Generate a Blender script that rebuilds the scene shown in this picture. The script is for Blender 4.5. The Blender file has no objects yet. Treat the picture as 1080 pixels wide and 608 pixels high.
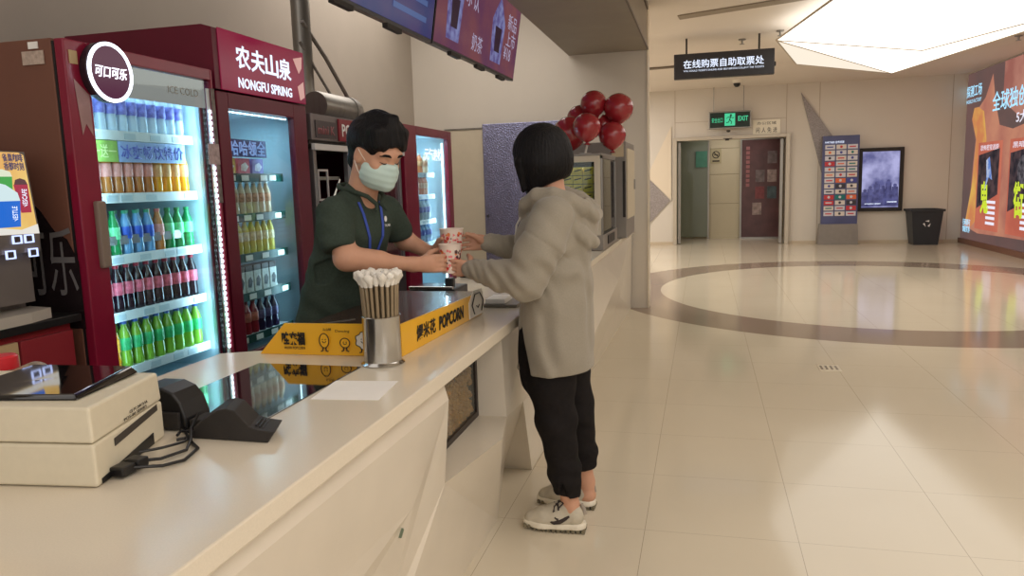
import bpy, bmesh, math, random
import numpy as np
from mathutils import Vector, Matrix
random.seed(7)
SC = bpy.context.scene
COL = SC.collection
PI = math.pi

# ------------------------------------------------------------------ materials
def lin(c):
    r = []
    for v in c:
        v = v / 255.0
        r.append(v / 12.92 if v <= 0.04045 else ((v + 0.055) / 1.055) ** 2.4)
    return (r[0], r[1], r[2], 1.0)

def mat(name, c, rough=0.5, metal=0.0, var=0.0, vscale=8.0, bump=0.0, bscale=40.0, stretch=(1, 1, 1), coat=0.0, spec=0.5,
        trans=0.0, emit=0.0, ior=1.45, sheen=0.0):
    m = bpy.data.materials.new(name)
    m.use_nodes = True
    nt = m.node_tree
    b = nt.nodes['Principled BSDF']
    col = lin(c)
    b.inputs['Base Color'].default_value = col
    b.inputs['Roughness'].default_value = rough
    b.inputs['Metallic'].default_value = metal
    b.inputs['Coat Weight'].default_value = coat
    b.inputs['Coat Roughness'].default_value = 0.05
    b.inputs['Specular IOR Level'].default_value = spec
    b.inputs['Transmission Weight'].default_value = trans
    b.inputs['IOR'].default_value = ior
    b.inputs['Sheen Weight'].default_value = sheen
    if emit:
        b.inputs['Emission Color'].default_value = col
        b.inputs['Emission Strength'].default_value = emit
    tc = nt.nodes.new('ShaderNodeTexCoord')
    mp = nt.nodes.new('ShaderNodeMapping')
    mp.inputs['Scale'].default_value = stretch
    nt.links.new(tc.outputs['Object'], mp.inputs['Vector'])
    n = nt.nodes.new('ShaderNodeTexNoise')
    n.inputs['Scale'].default_value = vscale
    n.inputs['Detail'].default_value = 4
    nt.links.new(mp.outputs['Vector'], n.inputs['Vector'])
    if var:
        r = nt.nodes.new('ShaderNodeValToRGB')
        r.color_ramp.elements[0].position = 0.3
        r.color_ramp.elements[1].position = 0.7
        r.color_ramp.elements[0].color = tuple(v * (1 - var) for v in col[:3]) + (1,)
        r.color_ramp.elements[1].color = tuple(min(1, v * (1 + var)) for v in col[:3]) + (1,)
        nt.links.new(n.outputs['Fac'], r.inputs['Fac'])
        nt.links.new(r.outputs['Color'], b.inputs['Base Color'])
    if bump:
        n2 = nt.nodes.new('ShaderNodeTexNoise')
        n2.inputs['Scale'].default_value = bscale
        n2.inputs['Detail'].default_value = 3
        nt.links.new(mp.outputs['Vector'], n2.inputs['Vector'])
        bp = nt.nodes.new('ShaderNodeBump')
        bp.inputs['Strength'].default_value = bump
        bp.inputs['Distance'].default_value = 0.01
        nt.links.new(n2.outputs['Fac'], bp.inputs['Height'])
        nt.links.new(bp.outputs['Normal'], b.inputs['Normal'])
    return m

def emat(name, c, s=1.0, c2=None, scale=6.0, gloss=True):
    """a lit surface (screen, lamp, backlit sign); optional second colour in soft cloudy patches"""
    m = bpy.data.materials.new(name)
    m.use_nodes = True
    nt = m.node_tree
    nt.nodes.clear()
    out = nt.nodes.new('ShaderNodeOutputMaterial')
    e = nt.nodes.new('ShaderNodeEmission')
    e.inputs['Color'].default_value = lin(c)
    e.inputs['Strength'].default_value = s
    if c2:
        tc = nt.nodes.new('ShaderNodeTexCoord')
        n = nt.nodes.new('ShaderNodeTexNoise')
        n.inputs['Scale'].default_value = scale
        n.inputs['Detail'].default_value = 5
        r = nt.nodes.new('ShaderNodeValToRGB')
        r.color_ramp.elements[0].position = 0.38
        r.color_ramp.elements[1].position = 0.62
        r.color_ramp.elements[0].color = lin(c)
        r.color_ramp.elements[1].color = lin(c2)
        nt.links.new(tc.outputs['Object'], n.inputs['Vector'])
        nt.links.new(n.outputs['Fac'], r.inputs['Fac'])
        nt.links.new(r.outputs['Color'], e.inputs['Color'])
    if gloss:
        g = nt.nodes.new('ShaderNodeBsdfGlossy')
        g.inputs['Roughness'].default_value = 0.15
        g.inputs['Color'].default_value = (0.04, 0.04, 0.04, 1)
        a = nt.nodes.new('ShaderNodeAddShader')
        nt.links.new(e.outputs[0], a.inputs[0])
        nt.links.new(g.outputs[0], a.inputs[1])
        nt.links.new(a.outputs[0], out.inputs['Surface'])
    else:
        nt.links.new(e.outputs[0], out.inputs['Surface'])
    return m

def glassmat(name, tint=(235, 245, 245), refl=0.06, rough=0.02, haze=0.0, hazec=(200, 210, 215)):
    m = bpy.data.materials.new(name)
    m.use_nodes = True
    nt = m.node_tree
    nt.nodes.clear()
    out = nt.nodes.new('ShaderNodeOutputMaterial')
    t = nt.nodes.new('ShaderNodeBsdfTransparent')
    t.inputs['Color'].default_value = lin(tint)
    g = nt.nodes.new('ShaderNodeBsdfGlossy')
    g.inputs['Roughness'].default_value = rough
    lw0 = nt.nodes.new('ShaderNodeLayerWeight')
    lw0.inputs['Blend'].default_value = 0.5
    lw = nt.nodes.new('ShaderNodeMath'); lw.operation = 'POWER'; lw.inputs[1].default_value = 5.0
    nt.links.new(lw0.outputs['Facing'], lw.inputs[0])
    mx = nt.nodes.new('ShaderNodeMixShader')
    ad = nt.nodes.new('ShaderNodeMath')
    ad.operation = 'ADD'
    ad.inputs[1].default_value = refl
    nt.links.new(lw.outputs[0], ad.inputs[0])
    nt.links.new(ad.outputs[0], mx.inputs['Fac'])
    nt.links.new(t.outputs[0], mx.inputs[1])
    nt.links.new(g.outputs[0], mx.inputs[2])
    last = mx
    if haze:
        d = nt.nodes.new('ShaderNodeBsdfDiffuse')
        d.inputs['Color'].default_value = lin(hazec)
        m2 = nt.nodes.new('ShaderNodeMixShader')
        m2.inputs['Fac'].default_value = haze
        nt.links.new(mx.outputs[0], m2.inputs[1])
        nt.links.new(d.outputs[0], m2.inputs[2])
        last = m2
    nt.links.new(last.outputs[0], out.inputs['Surface'])
    return m

# ------------------------------------------------------------------ mesh builder
class MB:
    def __init__(s):
        s.bm = bmesh.new()
    def box(s, x0, y0, z0, x1, y1, z1, bev=0.0, seg=2):
        x0, x1 = sorted((x0, x1)); y0, y1 = sorted((y0, y1)); z0, z1 = sorted((z0, z1))
        t = bmesh.new()
        bmesh.ops.create_cube(t, size=1.0)
        for v in t.verts:
            v.co = Vector(((x0 + x1) / 2 + v.co.x * (x1 - x0), (y0 + y1) / 2 + v.co.y * (y1 - y0), (z0 + z1) / 2 + v.co.z * (z1 - z0)))
        if bev:
            bmesh.ops.bevel(t, geom=t.edges[:] + t.verts[:], offset=bev, segments=seg, affect='EDGES', profile=0.6)
        s.add(t)
        return s
    def add(s, t):
        me = bpy.data.meshes.new('tmp')
        t.to_mesh(me)
        s.bm.from_mesh(me)
        bpy.data.meshes.remove(me)
        t.free()
    def frame(s, y0, z0, y1, z1, w, x0, x1, bev=0.0, axis='x', wb=None, wt=None):
        """rectangular frame in the plane across axis; w = bar width"""
        wb = w if wb is None else wb; wt = w if wt is None else wt
        def bb(a0, c0, a1, c1):
            if axis == 'x': s.box(x0, a0, c0, x1, a1, c1, bev)
            else: s.box(a0, x0, c0, a1, x1, c1, bev)
        bb(y0, z0, y0 + w, z1); bb(y1 - w, z0, y1, z1)
        bb(y0 + w, z0, y1 - w, z0 + wb); bb(y0 + w, z1 - wt, y1 - w, z1)
        return s
    def prism(s, pts, d):
        """polygon pts (3D, planar) extruded by vector d"""
        d = Vector(d)
        a = [s.bm.verts.new(Vector(p)) for p in pts]
        b = [s.bm.verts.new(Vector(p) + d) for p in pts]
        n = len(a)
        f1 = s.bm.faces.new(a); f2 = s.bm.faces.new(b[::-1])
        fs = [f1, f2]
        for i in range(n):
            fs.append(s.bm.faces.new((a[i], b[i], b[(i + 1) % n], a[(i + 1) % n])))
        bmesh.ops.recalc_face_normals(s.bm, faces=fs)
        return s
    def poly(s, verts, faces):
        v = [s.bm.verts.new(Vector(p)) for p in verts]
        for f in faces:
            s.bm.faces.new([v[i] for i in f])
        return s
    def tube(s, pts, r, seg=10, cap=True):
        pts = [Vector(p) for p in pts]
        rs = r if isinstance(r, (list, tuple)) else [r] * len(pts)
        rings = []
        up = None
        for i, p in enumerate(pts):
            d = (pts[min(i + 1, len(pts) - 1)] - pts[max(i - 1, 0)]).normalized()
            if up is None:
                up = Vector((0, 0, 1)) if abs(d.z) < 0.9 else Vector((1, 0, 0))
            a = d.cross(up)
            if a.length < 1e-6: a = d.orthogonal()
            a.normalize()
            b = a.cross(d).normalized()
            up = b
            rings.append([s.bm.verts.new(p + (a * math.cos(t) + b * math.sin(t)) * rs[i]) for t in [2 * PI * k / seg for k in range(seg)]])
        fs = []
        for i in range(len(rings) - 1):
            for k in range(seg):
                fs.append(s.bm.faces.new((rings[i][k], rings[i][(k + 1) % seg], rings[i + 1][(k + 1) % seg], rings[i + 1][k])))
        if cap:
            fs.append(s.bm.faces.new(rings[0][::-1])); fs.append(s.bm.faces.new(rings[-1]))
        bmesh.ops.recalc_face_normals(s.bm, faces=fs)
        return s
    def lathe(s, prof, c=(0, 0, 0), seg=20, axis='z', closed=False):
        rings = []
        c = Vector(c)
        for r, h in prof:
            ring = []
            for k in range(seg):
                t = 2 * PI * k / seg
                if axis == 'z': q = Vector((r * math.cos(t), r * math.sin(t), h))
                elif axis == 'x': q = Vector((h, r * math.cos(t), r * math.sin(t)))
                else: q = Vector((r * math.sin(t), h, r * math.cos(t)))
                ring.append(s.bm.verts.new(c + q))
            rings.append(ring)
        fs = []
        for i in range(len(rings) - 1):
            for k in range(seg):
                fs.append(s.bm.faces.new((rings[i][k], rings[i][(k + 1) % seg], rings[i + 1][(k + 1) % seg], rings[i + 1][k])))
        if closed:
            for k in range(seg):
                fs.append(s.bm.faces.new((rings[-1][k], rings[-1][(k + 1) % seg], rings[0][(k + 1) % seg], rings[0][k])))
        else:
            if prof[0][0] > 1e-5: fs.append(s.bm.faces.new(rings[0][::-1]))
            if prof[-1][0] > 1e-5: fs.append(s.bm.faces.new(rings[-1]))
        bmesh.ops.remove_doubles(s.bm, verts=[v for r in rings for v in r], dist=1e-6)
        return s
    def sphere(s, c, r, seg=24, rings=14, sc=(1, 1, 1)):
        t = bmesh.new()
        bmesh.ops.create_uvsphere(t, u_segments=seg, v_segments=rings, radius=r)
        for v in t.verts:
            v.co = Vector((v.co.x * sc[0] + c[0], v.co.y * sc[1] + c[1], v.co.z * sc[2] + c[2]))
        s.add(t)
        return s
    def build(s, name, m, parent=None, smooth=False, recalc=True):
        me = bpy.data.meshes.new(name)
        if recalc:
            bmesh.ops.recalc_face_normals(s.bm, faces=s.bm.faces[:])
        W = worg(parent)
        for v in s.bm.verts: v.co -= W
        s.bm.to_mesh(me)
        s.bm.free()
        if m: me.materials.append(m)
        return link(name, me, parent, smooth)

ORG = {}
def worg(p):
    return ORG.get(p.name, Vector((0, 0, 0))) if p is not None else Vector((0, 0, 0))

def link(name, me, parent=None, smooth=False):
    o = bpy.data.objects.new(name, me)
    COL.objects.link(o)
    if smooth:
        n = len(me.polygons)
        me.polygons.foreach_set('use_smooth', [True] * n)
        try:
            me.set_sharp_from_angle(angle=math.radians(40))
        except Exception:
            pass
    if parent is not None:
        o.parent = parent
        ORG[o.name] = worg(parent)
    return o

def tag(o, label, cat, group=None, kind=None):
    o['label'] = label
    o['category'] = cat
    if group: o['group'] = group
    if kind: o['kind'] = kind
    return o

def thing(name, label, cat, loc=(0, 0, 0), group=None):
    o = bpy.data.objects.new(name, None)
    COL.objects.link(o)
    o.empty_display_size = 0.1
    o.location = loc
    ORG[o.name] = Vector(loc)
    return tag(o, label, cat, group)

def struct(o):
    o['kind'] = 'structure'
    return o

def children_of(o):
    return [c for c in bpy.data.objects if c.parent is o]

def copy_tree(src, loc, kids):
    """kids = [(part, [subparts])]"""
    r = src.copy()
    COL.objects.link(r)
    r.location = loc
    for p, subs in kids:
        c = p.copy(); COL.objects.link(c); c.parent = r
        for q in subs:
            d = q.copy(); COL.objects.link(d); d.parent = c
    return r

def text(parent, s, c, right, up, w, h, m, name='lettering', depth=0.002, bold=0.0, keep=False, shear=0.0):
    """lettering fitted into a w x h box centred at c, as raised mesh"""
    cu = bpy.data.curves.new('txt', 'FONT')
    cu.body = s
    cu.resolution_u = 2
    cu.offset = bold
    cu.shear = shear
    o = bpy.data.objects.new('txt', cu)
    COL.objects.link(o)
    dg = bpy.context.evaluated_depsgraph_get()
    dg.update()
    me = bpy.data.meshes.new_from_object(o.evaluated_get(dg))
    bpy.data.objects.remove(o)
    bpy.data.curves.remove(cu)
    n = len(me.vertices)
    co = np.zeros(n * 3); me.vertices.foreach_get('co', co); co = co.reshape(-1, 3)
    mn = co.min(0); mx = co.max(0)
    sx = w / max(1e-6, mx[0] - mn[0]); sy = h / max(1e-6, mx[1] - mn[1])
    if keep: sx = sy = min(sx, sy)
    right = Vector(right).normalized(); up = Vector(up).normalized(); nrm = right.cross(up)
    c = Vector(c) - worg(parent)
    cen = (mn + mx) / 2
    R = np.array(right); U = np.array(up); N = np.array(nrm)
    P = np.array(c) + np.outer((co[:, 0] - cen[0]) * sx, R) + np.outer((co[:, 1] - cen[1]) * sy, U) + N * 0.0008
    me.vertices.foreach_set('co', P.ravel())
    me.materials.clear()
    me.materials.append(m)
    me.name = name
    o = link(name, me, parent)
    if depth:
        md = o.modifiers.new('Solidify', 'SOLIDIFY'); md.thickness = depth; md.offset = 0
    return o

# ------------------------------------------------------------------ implicit bodies (smooth unions of tapered limbs)
def _arr(v): return np.array(v, dtype=float)

class Body:
    def __init__(s): s.p = []
    def cap(s, a, b, ra, rb, k=0.03, sc=None, op='u'):
        s.p.append(('cap', _arr(a), _arr(b), ra, rb, k, None if sc is None else (_arr(sc[0]), sc[1]), op)); return s
    def chain(s, pts, rs, k=0.03, sc=None):
        for i in range(len(pts) - 1): s.cap(pts[i], pts[i + 1], rs[i], rs[i + 1], k, sc)
        return s
    def ell(s, c, r, k=0.03, M=None, op='u'):
        s.p.append(('ell', _arr(c), _arr(r), k, np.eye(3) if M is None else _arr(M), op)); return s
    def plane(s, pt, n, box=None, k=0.0):
        """remove everything on the +n side"""
        n = _arr(n); n = n / np.linalg.norm(n)
        s.p.append(('pl', _arr(pt), n, box)); return s
    def field(s, f):
        s.p.append(('f', f)); return s
    def wedge(s, planes):
        s.p.append(('w', [(_arr(a), _arr(n) / np.linalg.norm(_arr(n))) for a, n in planes])); return s
    def mesh(s, name, vox):
        lo = np.full(3, 1e9); hi = np.full(3, -1e9)
        for q in s.p:
            if q[0] == 'cap' and q[7] == 'u':
                r = max(q[3], q[4]) * (1.0 if q[6] is None else max(1.0, 1.0 / q[6][1]))
                lo = np.minimum(lo, np.minimum(q[1], q[2]) - r); hi = np.maximum(hi, np.maximum(q[1], q[2]) + r)
            if q[0] == 'ell' and q[5] == 'u':
                r = q[2].max(); lo = np.minimum(lo, q[1] - r); hi = np.maximum(hi, q[1] + r)
        lo -= 4 * vox; hi += 4 * vox
        n = np.ceil((hi - lo) / vox).astype(int) + 1
        ax = [lo[i] + vox * np.arange(n[i]) for i in range(3)]
        D = np.full(n, 0.5, dtype=np.float32)
        def region(a, b):
            i0 = np.maximum(0, np.floor((a - lo) / vox).astype(int)); i1 = np.minimum(n, np.ceil((b - lo) / vox).astype(int) + 1)
            sl = tuple(slice(i0[i], i1[i]) for i in range(3))
            X = ax[0][sl[0]][:, None, None]; Y = ax[1][sl[1]][None, :, None]; Z = ax[2][sl[2]][None, None, :]
            return sl, X, Y, Z
        for q in s.p:
            if q[0] == 'cap':
                _, a, b, ra, rb, k, sc, op = q
                r = max(ra, rb) * (1.0 if sc is None else max(1.0, 1.0 / sc[1])) + k + 3 * vox
                sl, X, Y, Z = region(np.minimum(a, b) - r, np.maximum(a, b) + r)
                ab = b - a
                px, py, pz = X - a[0], Y - a[1], Z - a[2]
                t = np.clip((px * ab[0] + py * ab[1] + pz * ab[2]) / max(1e-9, ab @ ab), 0, 1)
                dx, dy, dz = px - t * ab[0], py - t * ab[1], pz - t * ab[2]
                if sc is not None:
                    nv, f = sc
                    dn = (dx * nv[0] + dy * nv[1] + dz * nv[2]) * (f - 1)
                    dx = dx + nv[0] * dn; dy = dy + nv[1] * dn; dz = dz + nv[2] * dn
                d = np.sqrt(dx * dx + dy * dy + dz * dz) - (ra + t * (rb - ra))
            elif q[0] == 'ell':
                _, c, rr, k, M, op = q
                r = rr.max() + k + 3 * vox
                sl, X, Y, Z = region(c - r, c + r)
                p = [X - c[0], Y - c[1], Z - c[2]]
                l = [(p[0] * M[i][0] + p[1] * M[i][1] + p[2] * M[i][2]) / rr[i] for i in range(3)]
                k0 = np.sqrt(l[0] ** 2 + l[1] ** 2 + l[2] ** 2)
                k1 = np.sqrt((l[0] / rr[0]) ** 2 + (l[1] / rr[1]) ** 2 + (l[2] / rr[2]) ** 2)
                d = k0 * (k0 - 1.0) / np.maximum(k1, 1e-6)
            elif q[0] == 'pl':
                _, pt, nn, box = q
                if box is None: sl, X, Y, Z = region(lo, hi)
                else: sl, X, Y, Z = region(_arr(box[0]), _arr(box[1]))
                d = (X - pt[0]) * nn[0] + (Y - pt[1]) * nn[1] + (Z - pt[2]) * nn[2]
                D[sl] = np.maximum(D[sl], d)
                continue
            elif q[0] == 'w':
                sl, X, Y, Z = region(lo, hi)
                d = None
                for pt, nn in q[1]:
                    e = (X - pt[0]) * nn[0] + (Y - pt[1]) * nn[1] + (Z - pt[2]) * nn[2]
                    d = e if d is None else np.maximum(d, e)
                D[sl] = np.maximum(D[sl], -d)
                continue
            else:
                sl, X, Y, Z = region(lo, hi)
                D[sl] = D[sl] + q[1](X, Y, Z)
                continue
            cur = D[sl]
            if op == 'u':
                h = np.maximum(k - np.abs(cur - d), 0) / k
                D[sl] = np.minimum(cur, d) - h * h * k * 0.25
            else:
                h = np.maximum(k - np.abs(cur + d), 0) / k
                D[sl] = np.maximum(cur, -d) + h * h * k * 0.25
        S = D < 0
        cnt = np.zeros(np.array(S.shape) - 1, dtype=np.int8)
        for i in (0, 1):
            for j in (0, 1):
                for k in (0, 1):
                    cnt += S[i:S.shape[0] - 1 + i, j:S.shape[1] - 1 + j, k:S.shape[2] - 1 + k]
        act = (cnt > 0) & (cnt < 8)
        I = np.argwhere(act)
        ids = np.full(act.shape, -1, dtype=np.int64)
        ids[act] = np.arange(len(I))
        corners = [(i, j, k) for i in (0, 1) for j in (0, 1) for k in (0, 1)]
        V = [D[I[:, 0] + c[0], I[:, 1] + c[1], I[:, 2] + c[2]] for c in corners]
        acc = np.zeros((len(I), 3)); num = np.zeros(len(I))
        for a in range(8):
            for b in range(a + 1, 8):
                if sum(abs(corners[a][x] - corners[b][x]) for x in range(3)) != 1: continue
                m = (V[a] < 0) != (V[b] < 0)
                t = np.where(m, V[a] / np.where(m, V[a] - V[b], 1), 0)
                ca = _arr(corners[a]); cb = _arr(corners[b])
                acc += np.where(m[:, None], ca + (cb - ca) * t[:, None], 0); num += m
        P = lo + (I + acc / num[:, None]) * vox
        F = []
        def quads(E, c4):
            idx = np.argwhere(E[0] != E[1])
            return idx
        nx, ny, nz = S.shape
        e = np.argwhere(S[:-1, 1:-1, 1:-1] != S[1:, 1:-1, 1:-1]); i, j, k = e[:, 0], e[:, 1] + 1, e[:, 2] + 1
        q4 = np.stack([ids[i, j - 1, k - 1], ids[i, j, k - 1], ids[i, j, k], ids[i, j - 1, k]], 1)
        fl = ~S[i, j, k]; q4[fl] = q4[fl][:, ::-1]; F.append(q4)
        e = np.argwhere(S[1:-1, :-1, 1:-1] != S[1:-1, 1:, 1:-1]); i, j, k = e[:, 0] + 1, e[:, 1], e[:, 2] + 1
        q4 = np.stack([ids[i - 1, j, k - 1], ids[i - 1, j, k], ids[i, j, k], ids[i, j, k - 1]], 1)
        fl = ~S[i, j, k]; q4[fl] = q4[fl][:, ::-1]; F.append(q4)
        e = np.argwhere(S[1:-1, 1:-1, :-1] != S[1:-1, 1:-1, 1:]); i, j, k = e[:, 0] + 1, e[:, 1] + 1, e[:, 2]
        q4 = np.stack([ids[i - 1, j - 1, k], ids[i, j - 1, k], ids[i, j, k], ids[i - 1, j, k]], 1)
        fl = ~S[i, j, k]; q4[fl] = q4[fl][:, ::-1]; F.append(q4)
        F = np.concatenate(F)
        # keep the shape, relax the grid
        nb = np.zeros_like(P); nc = np.zeros(len(P))
        for it in range(2):
            nb[:] = 0; nc[:] = 0
            for a in range(4):
                b = (a + 1) % 4
                np.add.at(nb, F[:, a], P[F[:, b]]); np.add.at(nc, F[:, a], 1)
                np.add.at(nb, F[:, b], P[F[:, a]]); np.add.at(nc, F[:, b], 1)
            P = P * 0.5 + 0.5 * nb / np.maximum(nc, 1)[:, None]
        me = bpy.data.meshes.new(name)
        me.vertices.add(len(P)); me.vertices.foreach_set('co', P.ravel())
        me.loops.add(F.size); me.loops.foreach_set('vertex_index', F.ravel().astype(np.int32))
        me.polygons.add(len(F))
        me.polygons.foreach_set('loop_start', np.arange(0, F.size, 4, dtype=np.int32))
        me.polygons.foreach_set('loop_total', np.full(len(F), 4, dtype=np.int32))
        me.update(calc_edges=True)
        me.validate()
        return me
    def build(s, name, m, parent, vox=0.006):
        me = s.mesh(name, vox)
        W = worg(parent)
        n = len(me.vertices)
        co = np.zeros(n * 3); me.vertices.foreach_get('co', co); co = co.reshape(-1, 3) - np.array(W)
        me.vertices.foreach_set('co', co.ravel())
        me.materials.append(m)
        o = bpy.data.objects.new(name, me); COL.objects.link(o)
        me.polygons.foreach_set('use_smooth', [True] * len(me.polygons))
        if parent is not None:
            o.parent = parent; ORG[o.name] = W
        return o
ORD = ['first', 'second', 'third', 'fourth', 'fifth', 'sixth', 'seventh', 'eighth', 'ninth', 'tenth', 'eleventh', 'twelfth', 'thirteenth', 'fourteenth']
# ------------------------------------------------------------------ camera
cam_d = bpy.data.cameras.new('camera')
cam = bpy.data.objects.new('camera', cam_d)
COL.objects.link(cam)
SC.camera = cam
cam_d.sensor_width = 36.0
cam_d.lens = 36.0 * 790.0 / 1080.0
cam_d.clip_start = 0.05
_p, _y, _r = 0.139454, -0.252024, 0.03
fh = Vector((math.sin(_y), math.cos(_y), 0)); R0 = Vector((math.cos(_y), -math.sin(_y), 0)); Zu = Vector((0, 0, 1))
Fv = fh * math.cos(_p) - Zu * math.sin(_p); U0 = Zu * math.cos(_p) + fh * math.sin(_p)
Rv = R0 * math.cos(_r) - U0 * math.sin(_r); Uv = R0 * math.sin(_r) + U0 * math.cos(_r)
cam.matrix_world = Matrix(((Rv.x, Uv.x, -Fv.x, 0), (Rv.y, Uv.y, -Fv.y, 0), (Rv.z, Uv.z, -Fv.z, 1.45), (0, 0, 0, 1)))

# ------------------------------------------------------------------ shared materials
M = {}
M['wall'] = mat('beige_paint', (210, 202, 190), 0.6, var=0.03, vscale=1.5, spec=0.3)
M['boothwall'] = mat('booth_paint', (178, 168, 156), 0.7, var=0.04, vscale=2, spec=0.2)
M['farwall'] = mat('far_wall_panel', (212, 204, 192), 0.45, var=0.02, vscale=1, spec=0.4)
M['ceil'] = mat('ceiling_paint', (224, 215, 205), 0.7, var=0.02, vscale=1.2, spec=0.2)
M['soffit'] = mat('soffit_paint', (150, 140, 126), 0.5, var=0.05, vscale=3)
M['counter'] = mat('counter_quartz', (220, 209, 190), 0.16, var=0.03, vscale=300, spec=0.35)
M['panel'] = mat('counter_panel', (214, 204, 188), 0.28, var=0.03, vscale=5, coat=0.2)
M['steel'] = mat('steel', (200, 198, 194), 0.18, metal=1.0, var=0.04, vscale=20, stretch=(1, 1, 0.05))
M['steel_b'] = mat('brushed_steel', (150, 146, 140), 0.38, metal=0.9, var=0.08, vscale=30, stretch=(1, 1, 0.1))
M['steel_p'] = mat('painted_steel', (140, 134, 128), 0.45, metal=0.4, var=0.05, vscale=10)
M['black'] = mat('black_plastic', (26, 25, 26), 0.35, var=0.1, vscale=40)
M['blackm'] = mat('black_matte', (42, 38, 36), 0.6, var=0.1, vscale=40, bump=0.05, bscale=300)
M['red'] = mat('fridge_red', (128, 22, 50), 0.3, var=0.08, vscale=6, coat=0.2)
M['redd'] = mat('fridge_red_dark', (96, 16, 40), 0.35, var=0.08, vscale=6)
M['brown'] = mat('brown_side', (112, 72, 58), 0.5, var=0.06, vscale=3, stretch=(1, 1, 0.1))
M['gasket'] = mat('black_gasket', (24, 20, 22), 0.6, var=0.1)
M['liner'] = mat('fridge_liner', (190, 214, 224), 0.4, var=0.02)
M['shelf'] = mat('shelf_white', (226, 232, 234), 0.35, var=0.03)
M['gshelf'] = mat('shelf_green', (22, 70, 62), 0.4, var=0.1)
M['led'] = emat('led_strip', (225, 242, 255), 6.0, gloss=False)
M['white'] = mat('white_plastic', (228, 222, 210), 0.35, var=0.02)
M['paper'] = mat('white_paper', (240, 236, 230), 0.6, var=0.03)
M['glass'] = glassmat('door_glass', refl=0.03)
M['wlit'] = emat('lit_white', (225, 235, 255), 1.3)
M['wtxt'] = mat('white_print', (235, 235, 235), 0.5, var=0.02)
M['ktxt'] = mat('black_print', (28, 22, 20), 0.5, var=0.05)

# ------------------------------------------------------------------ floor
def floor_material():
    m = bpy.data.materials.new('polished_tile_floor'); m.use_nodes = True
    nt = m.node_tree; b = nt.nodes['Principled BSDF']; L = nt.links
    tc = nt.nodes.new('ShaderNodeTexCoord'); sp = nt.nodes.new('ShaderNodeSeparateXYZ')
    L.new(tc.outputs['Object'], sp.inputs[0])
    def math_(op, a, bb=None, c=None):
        n = nt.nodes.new('ShaderNodeMath'); n.operation = op
        for i, v in enumerate((a, bb, c)):
            if v is None: continue
            if isinstance(v, (int, float)): n.inputs[i].default_value = v
            else: L.new(v, n.inputs[i])
        return n.outputs[0]
    def line(src, off, per, w):
        q = math_('DIVIDE', math_('SUBTRACT', src, off), per)
        fr = math_('ABSOLUTE', math_('SUBTRACT', math_('FRACT', math_('ADD', q, 0.5)), 0.5))
        return math_('LESS_THAN', fr, w / per)
    lx = line(sp.outputs[0], 0.376, 0.605, 0.0011); ly = line(sp.outputs[1], 2.99, 0.605, 0.0009)
    lines = math_('MAXIMUM', lx, ly)
    dx = math_('SUBTRACT', sp.outputs[0], 2.08); dy = math_('SUBTRACT', sp.outputs[1], 10.05)
    d = math_('SQRT', math_('ADD', math_('MULTIPLY', dx, dx), math_('MULTIPLY', dy, dy)))
    ring = math_('MULTIPLY', math_('GREATER_THAN', d, 2.62), math_('LESS_THAN', d, 3.31))
    n = nt.nodes.new('ShaderNodeTexNoise'); n.inputs['Scale'].default_value = 1.3; n.inputs['Detail'].default_value = 6
    L.new(tc.outputs['Object'], n.inputs['Vector'])
    r = nt.nodes.new('ShaderNodeValToRGB')
    r.color_ramp.elements[0].color = lin((204, 192, 170)); r.color_ramp.elements[1].color = lin((214, 203, 182))
    L.new(n.outputs['Fac'], r.inputs['Fac'])
    m1 = nt.nodes.new('ShaderNodeMix'); m1.data_type = 'RGBA'
    L.new(ring, m1.inputs[0]); L.new(r.outputs[0], m1.inputs[6]); m1.inputs[7].default_value = lin((150, 133, 117))
    m2 = nt.nodes.new('ShaderNodeMix'); m2.data_type = 'RGBA'
    L.new(lines, m2.inputs[0]); L.new(m1.outputs[2], m2.inputs[6]); m2.inputs[7].default_value = lin((158, 143, 122))
    L.new(m2.outputs[2], b.inputs['Base Color'])
    b.inputs['Roughness'].default_value = 0.10
    b.inputs['Specular IOR Level'].default_value = 0.24
    return m
fl = MB(); fl.box(-4.2, -3.2, -0.08, 6.0, 20.5, 0.0)
struct(fl.build('floor', floor_material()))

# ceiling
c = MB(); c.box(-0.6, -3.2, 3.3, 6.0, 20.5, 3.42)
struct(c.build('ceiling', M['ceil']))
c = MB(); c.box(-4.2, 8.7, 3.3, -0.6, 20.5, 3.42)
struct(c.build('ceiling', M['ceil']))
w = MB(); w.box(-4.35, 8.5, 0, -4.2, 16.8, 3.42)
struct(w.build('wall_corridor', M['wall']))
c = MB(); c.box(-4.2, -3.2, 3.62, -0.6, 8.7, 3.74)
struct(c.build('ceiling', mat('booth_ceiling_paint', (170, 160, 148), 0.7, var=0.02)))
# soffit over the counter
c = MB(); c.box(-1.46, -3.2, 2.832, -0.60, 8.5, 3.62)
struct(c.build('trim_1', M['soffit']))
c = MB()
c.box(-0.60, -3.2, 2.832, -0.585, 8.5, 2.86); c.box(-0.60, -3.2, 3.25, -0.585, 8.5, 3.30)
struct(c.build('trim_2', mat('bronze_trim', (90, 76, 64), 0.35, metal=0.7)))
# walls
w = MB(); w.box(-3.47, -3.2, 0, -3.32, 8.5, 3.62)
struct(w.build('wall_left', M['boothwall']))
w = MB(); w.box(-3.47, 8.5, 0, -0.60, 8.7, 3.62)
struct(w.build('wall_back', M['wall']))
w = MB(); w.box(-0.604, 8.485, 0, -0.588, 8.70, 3.3, 0.003)
struct(w.build('trim_3', mat('white_corner_trim', (226, 214, 194), 0.3, coat=0.3)))
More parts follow.
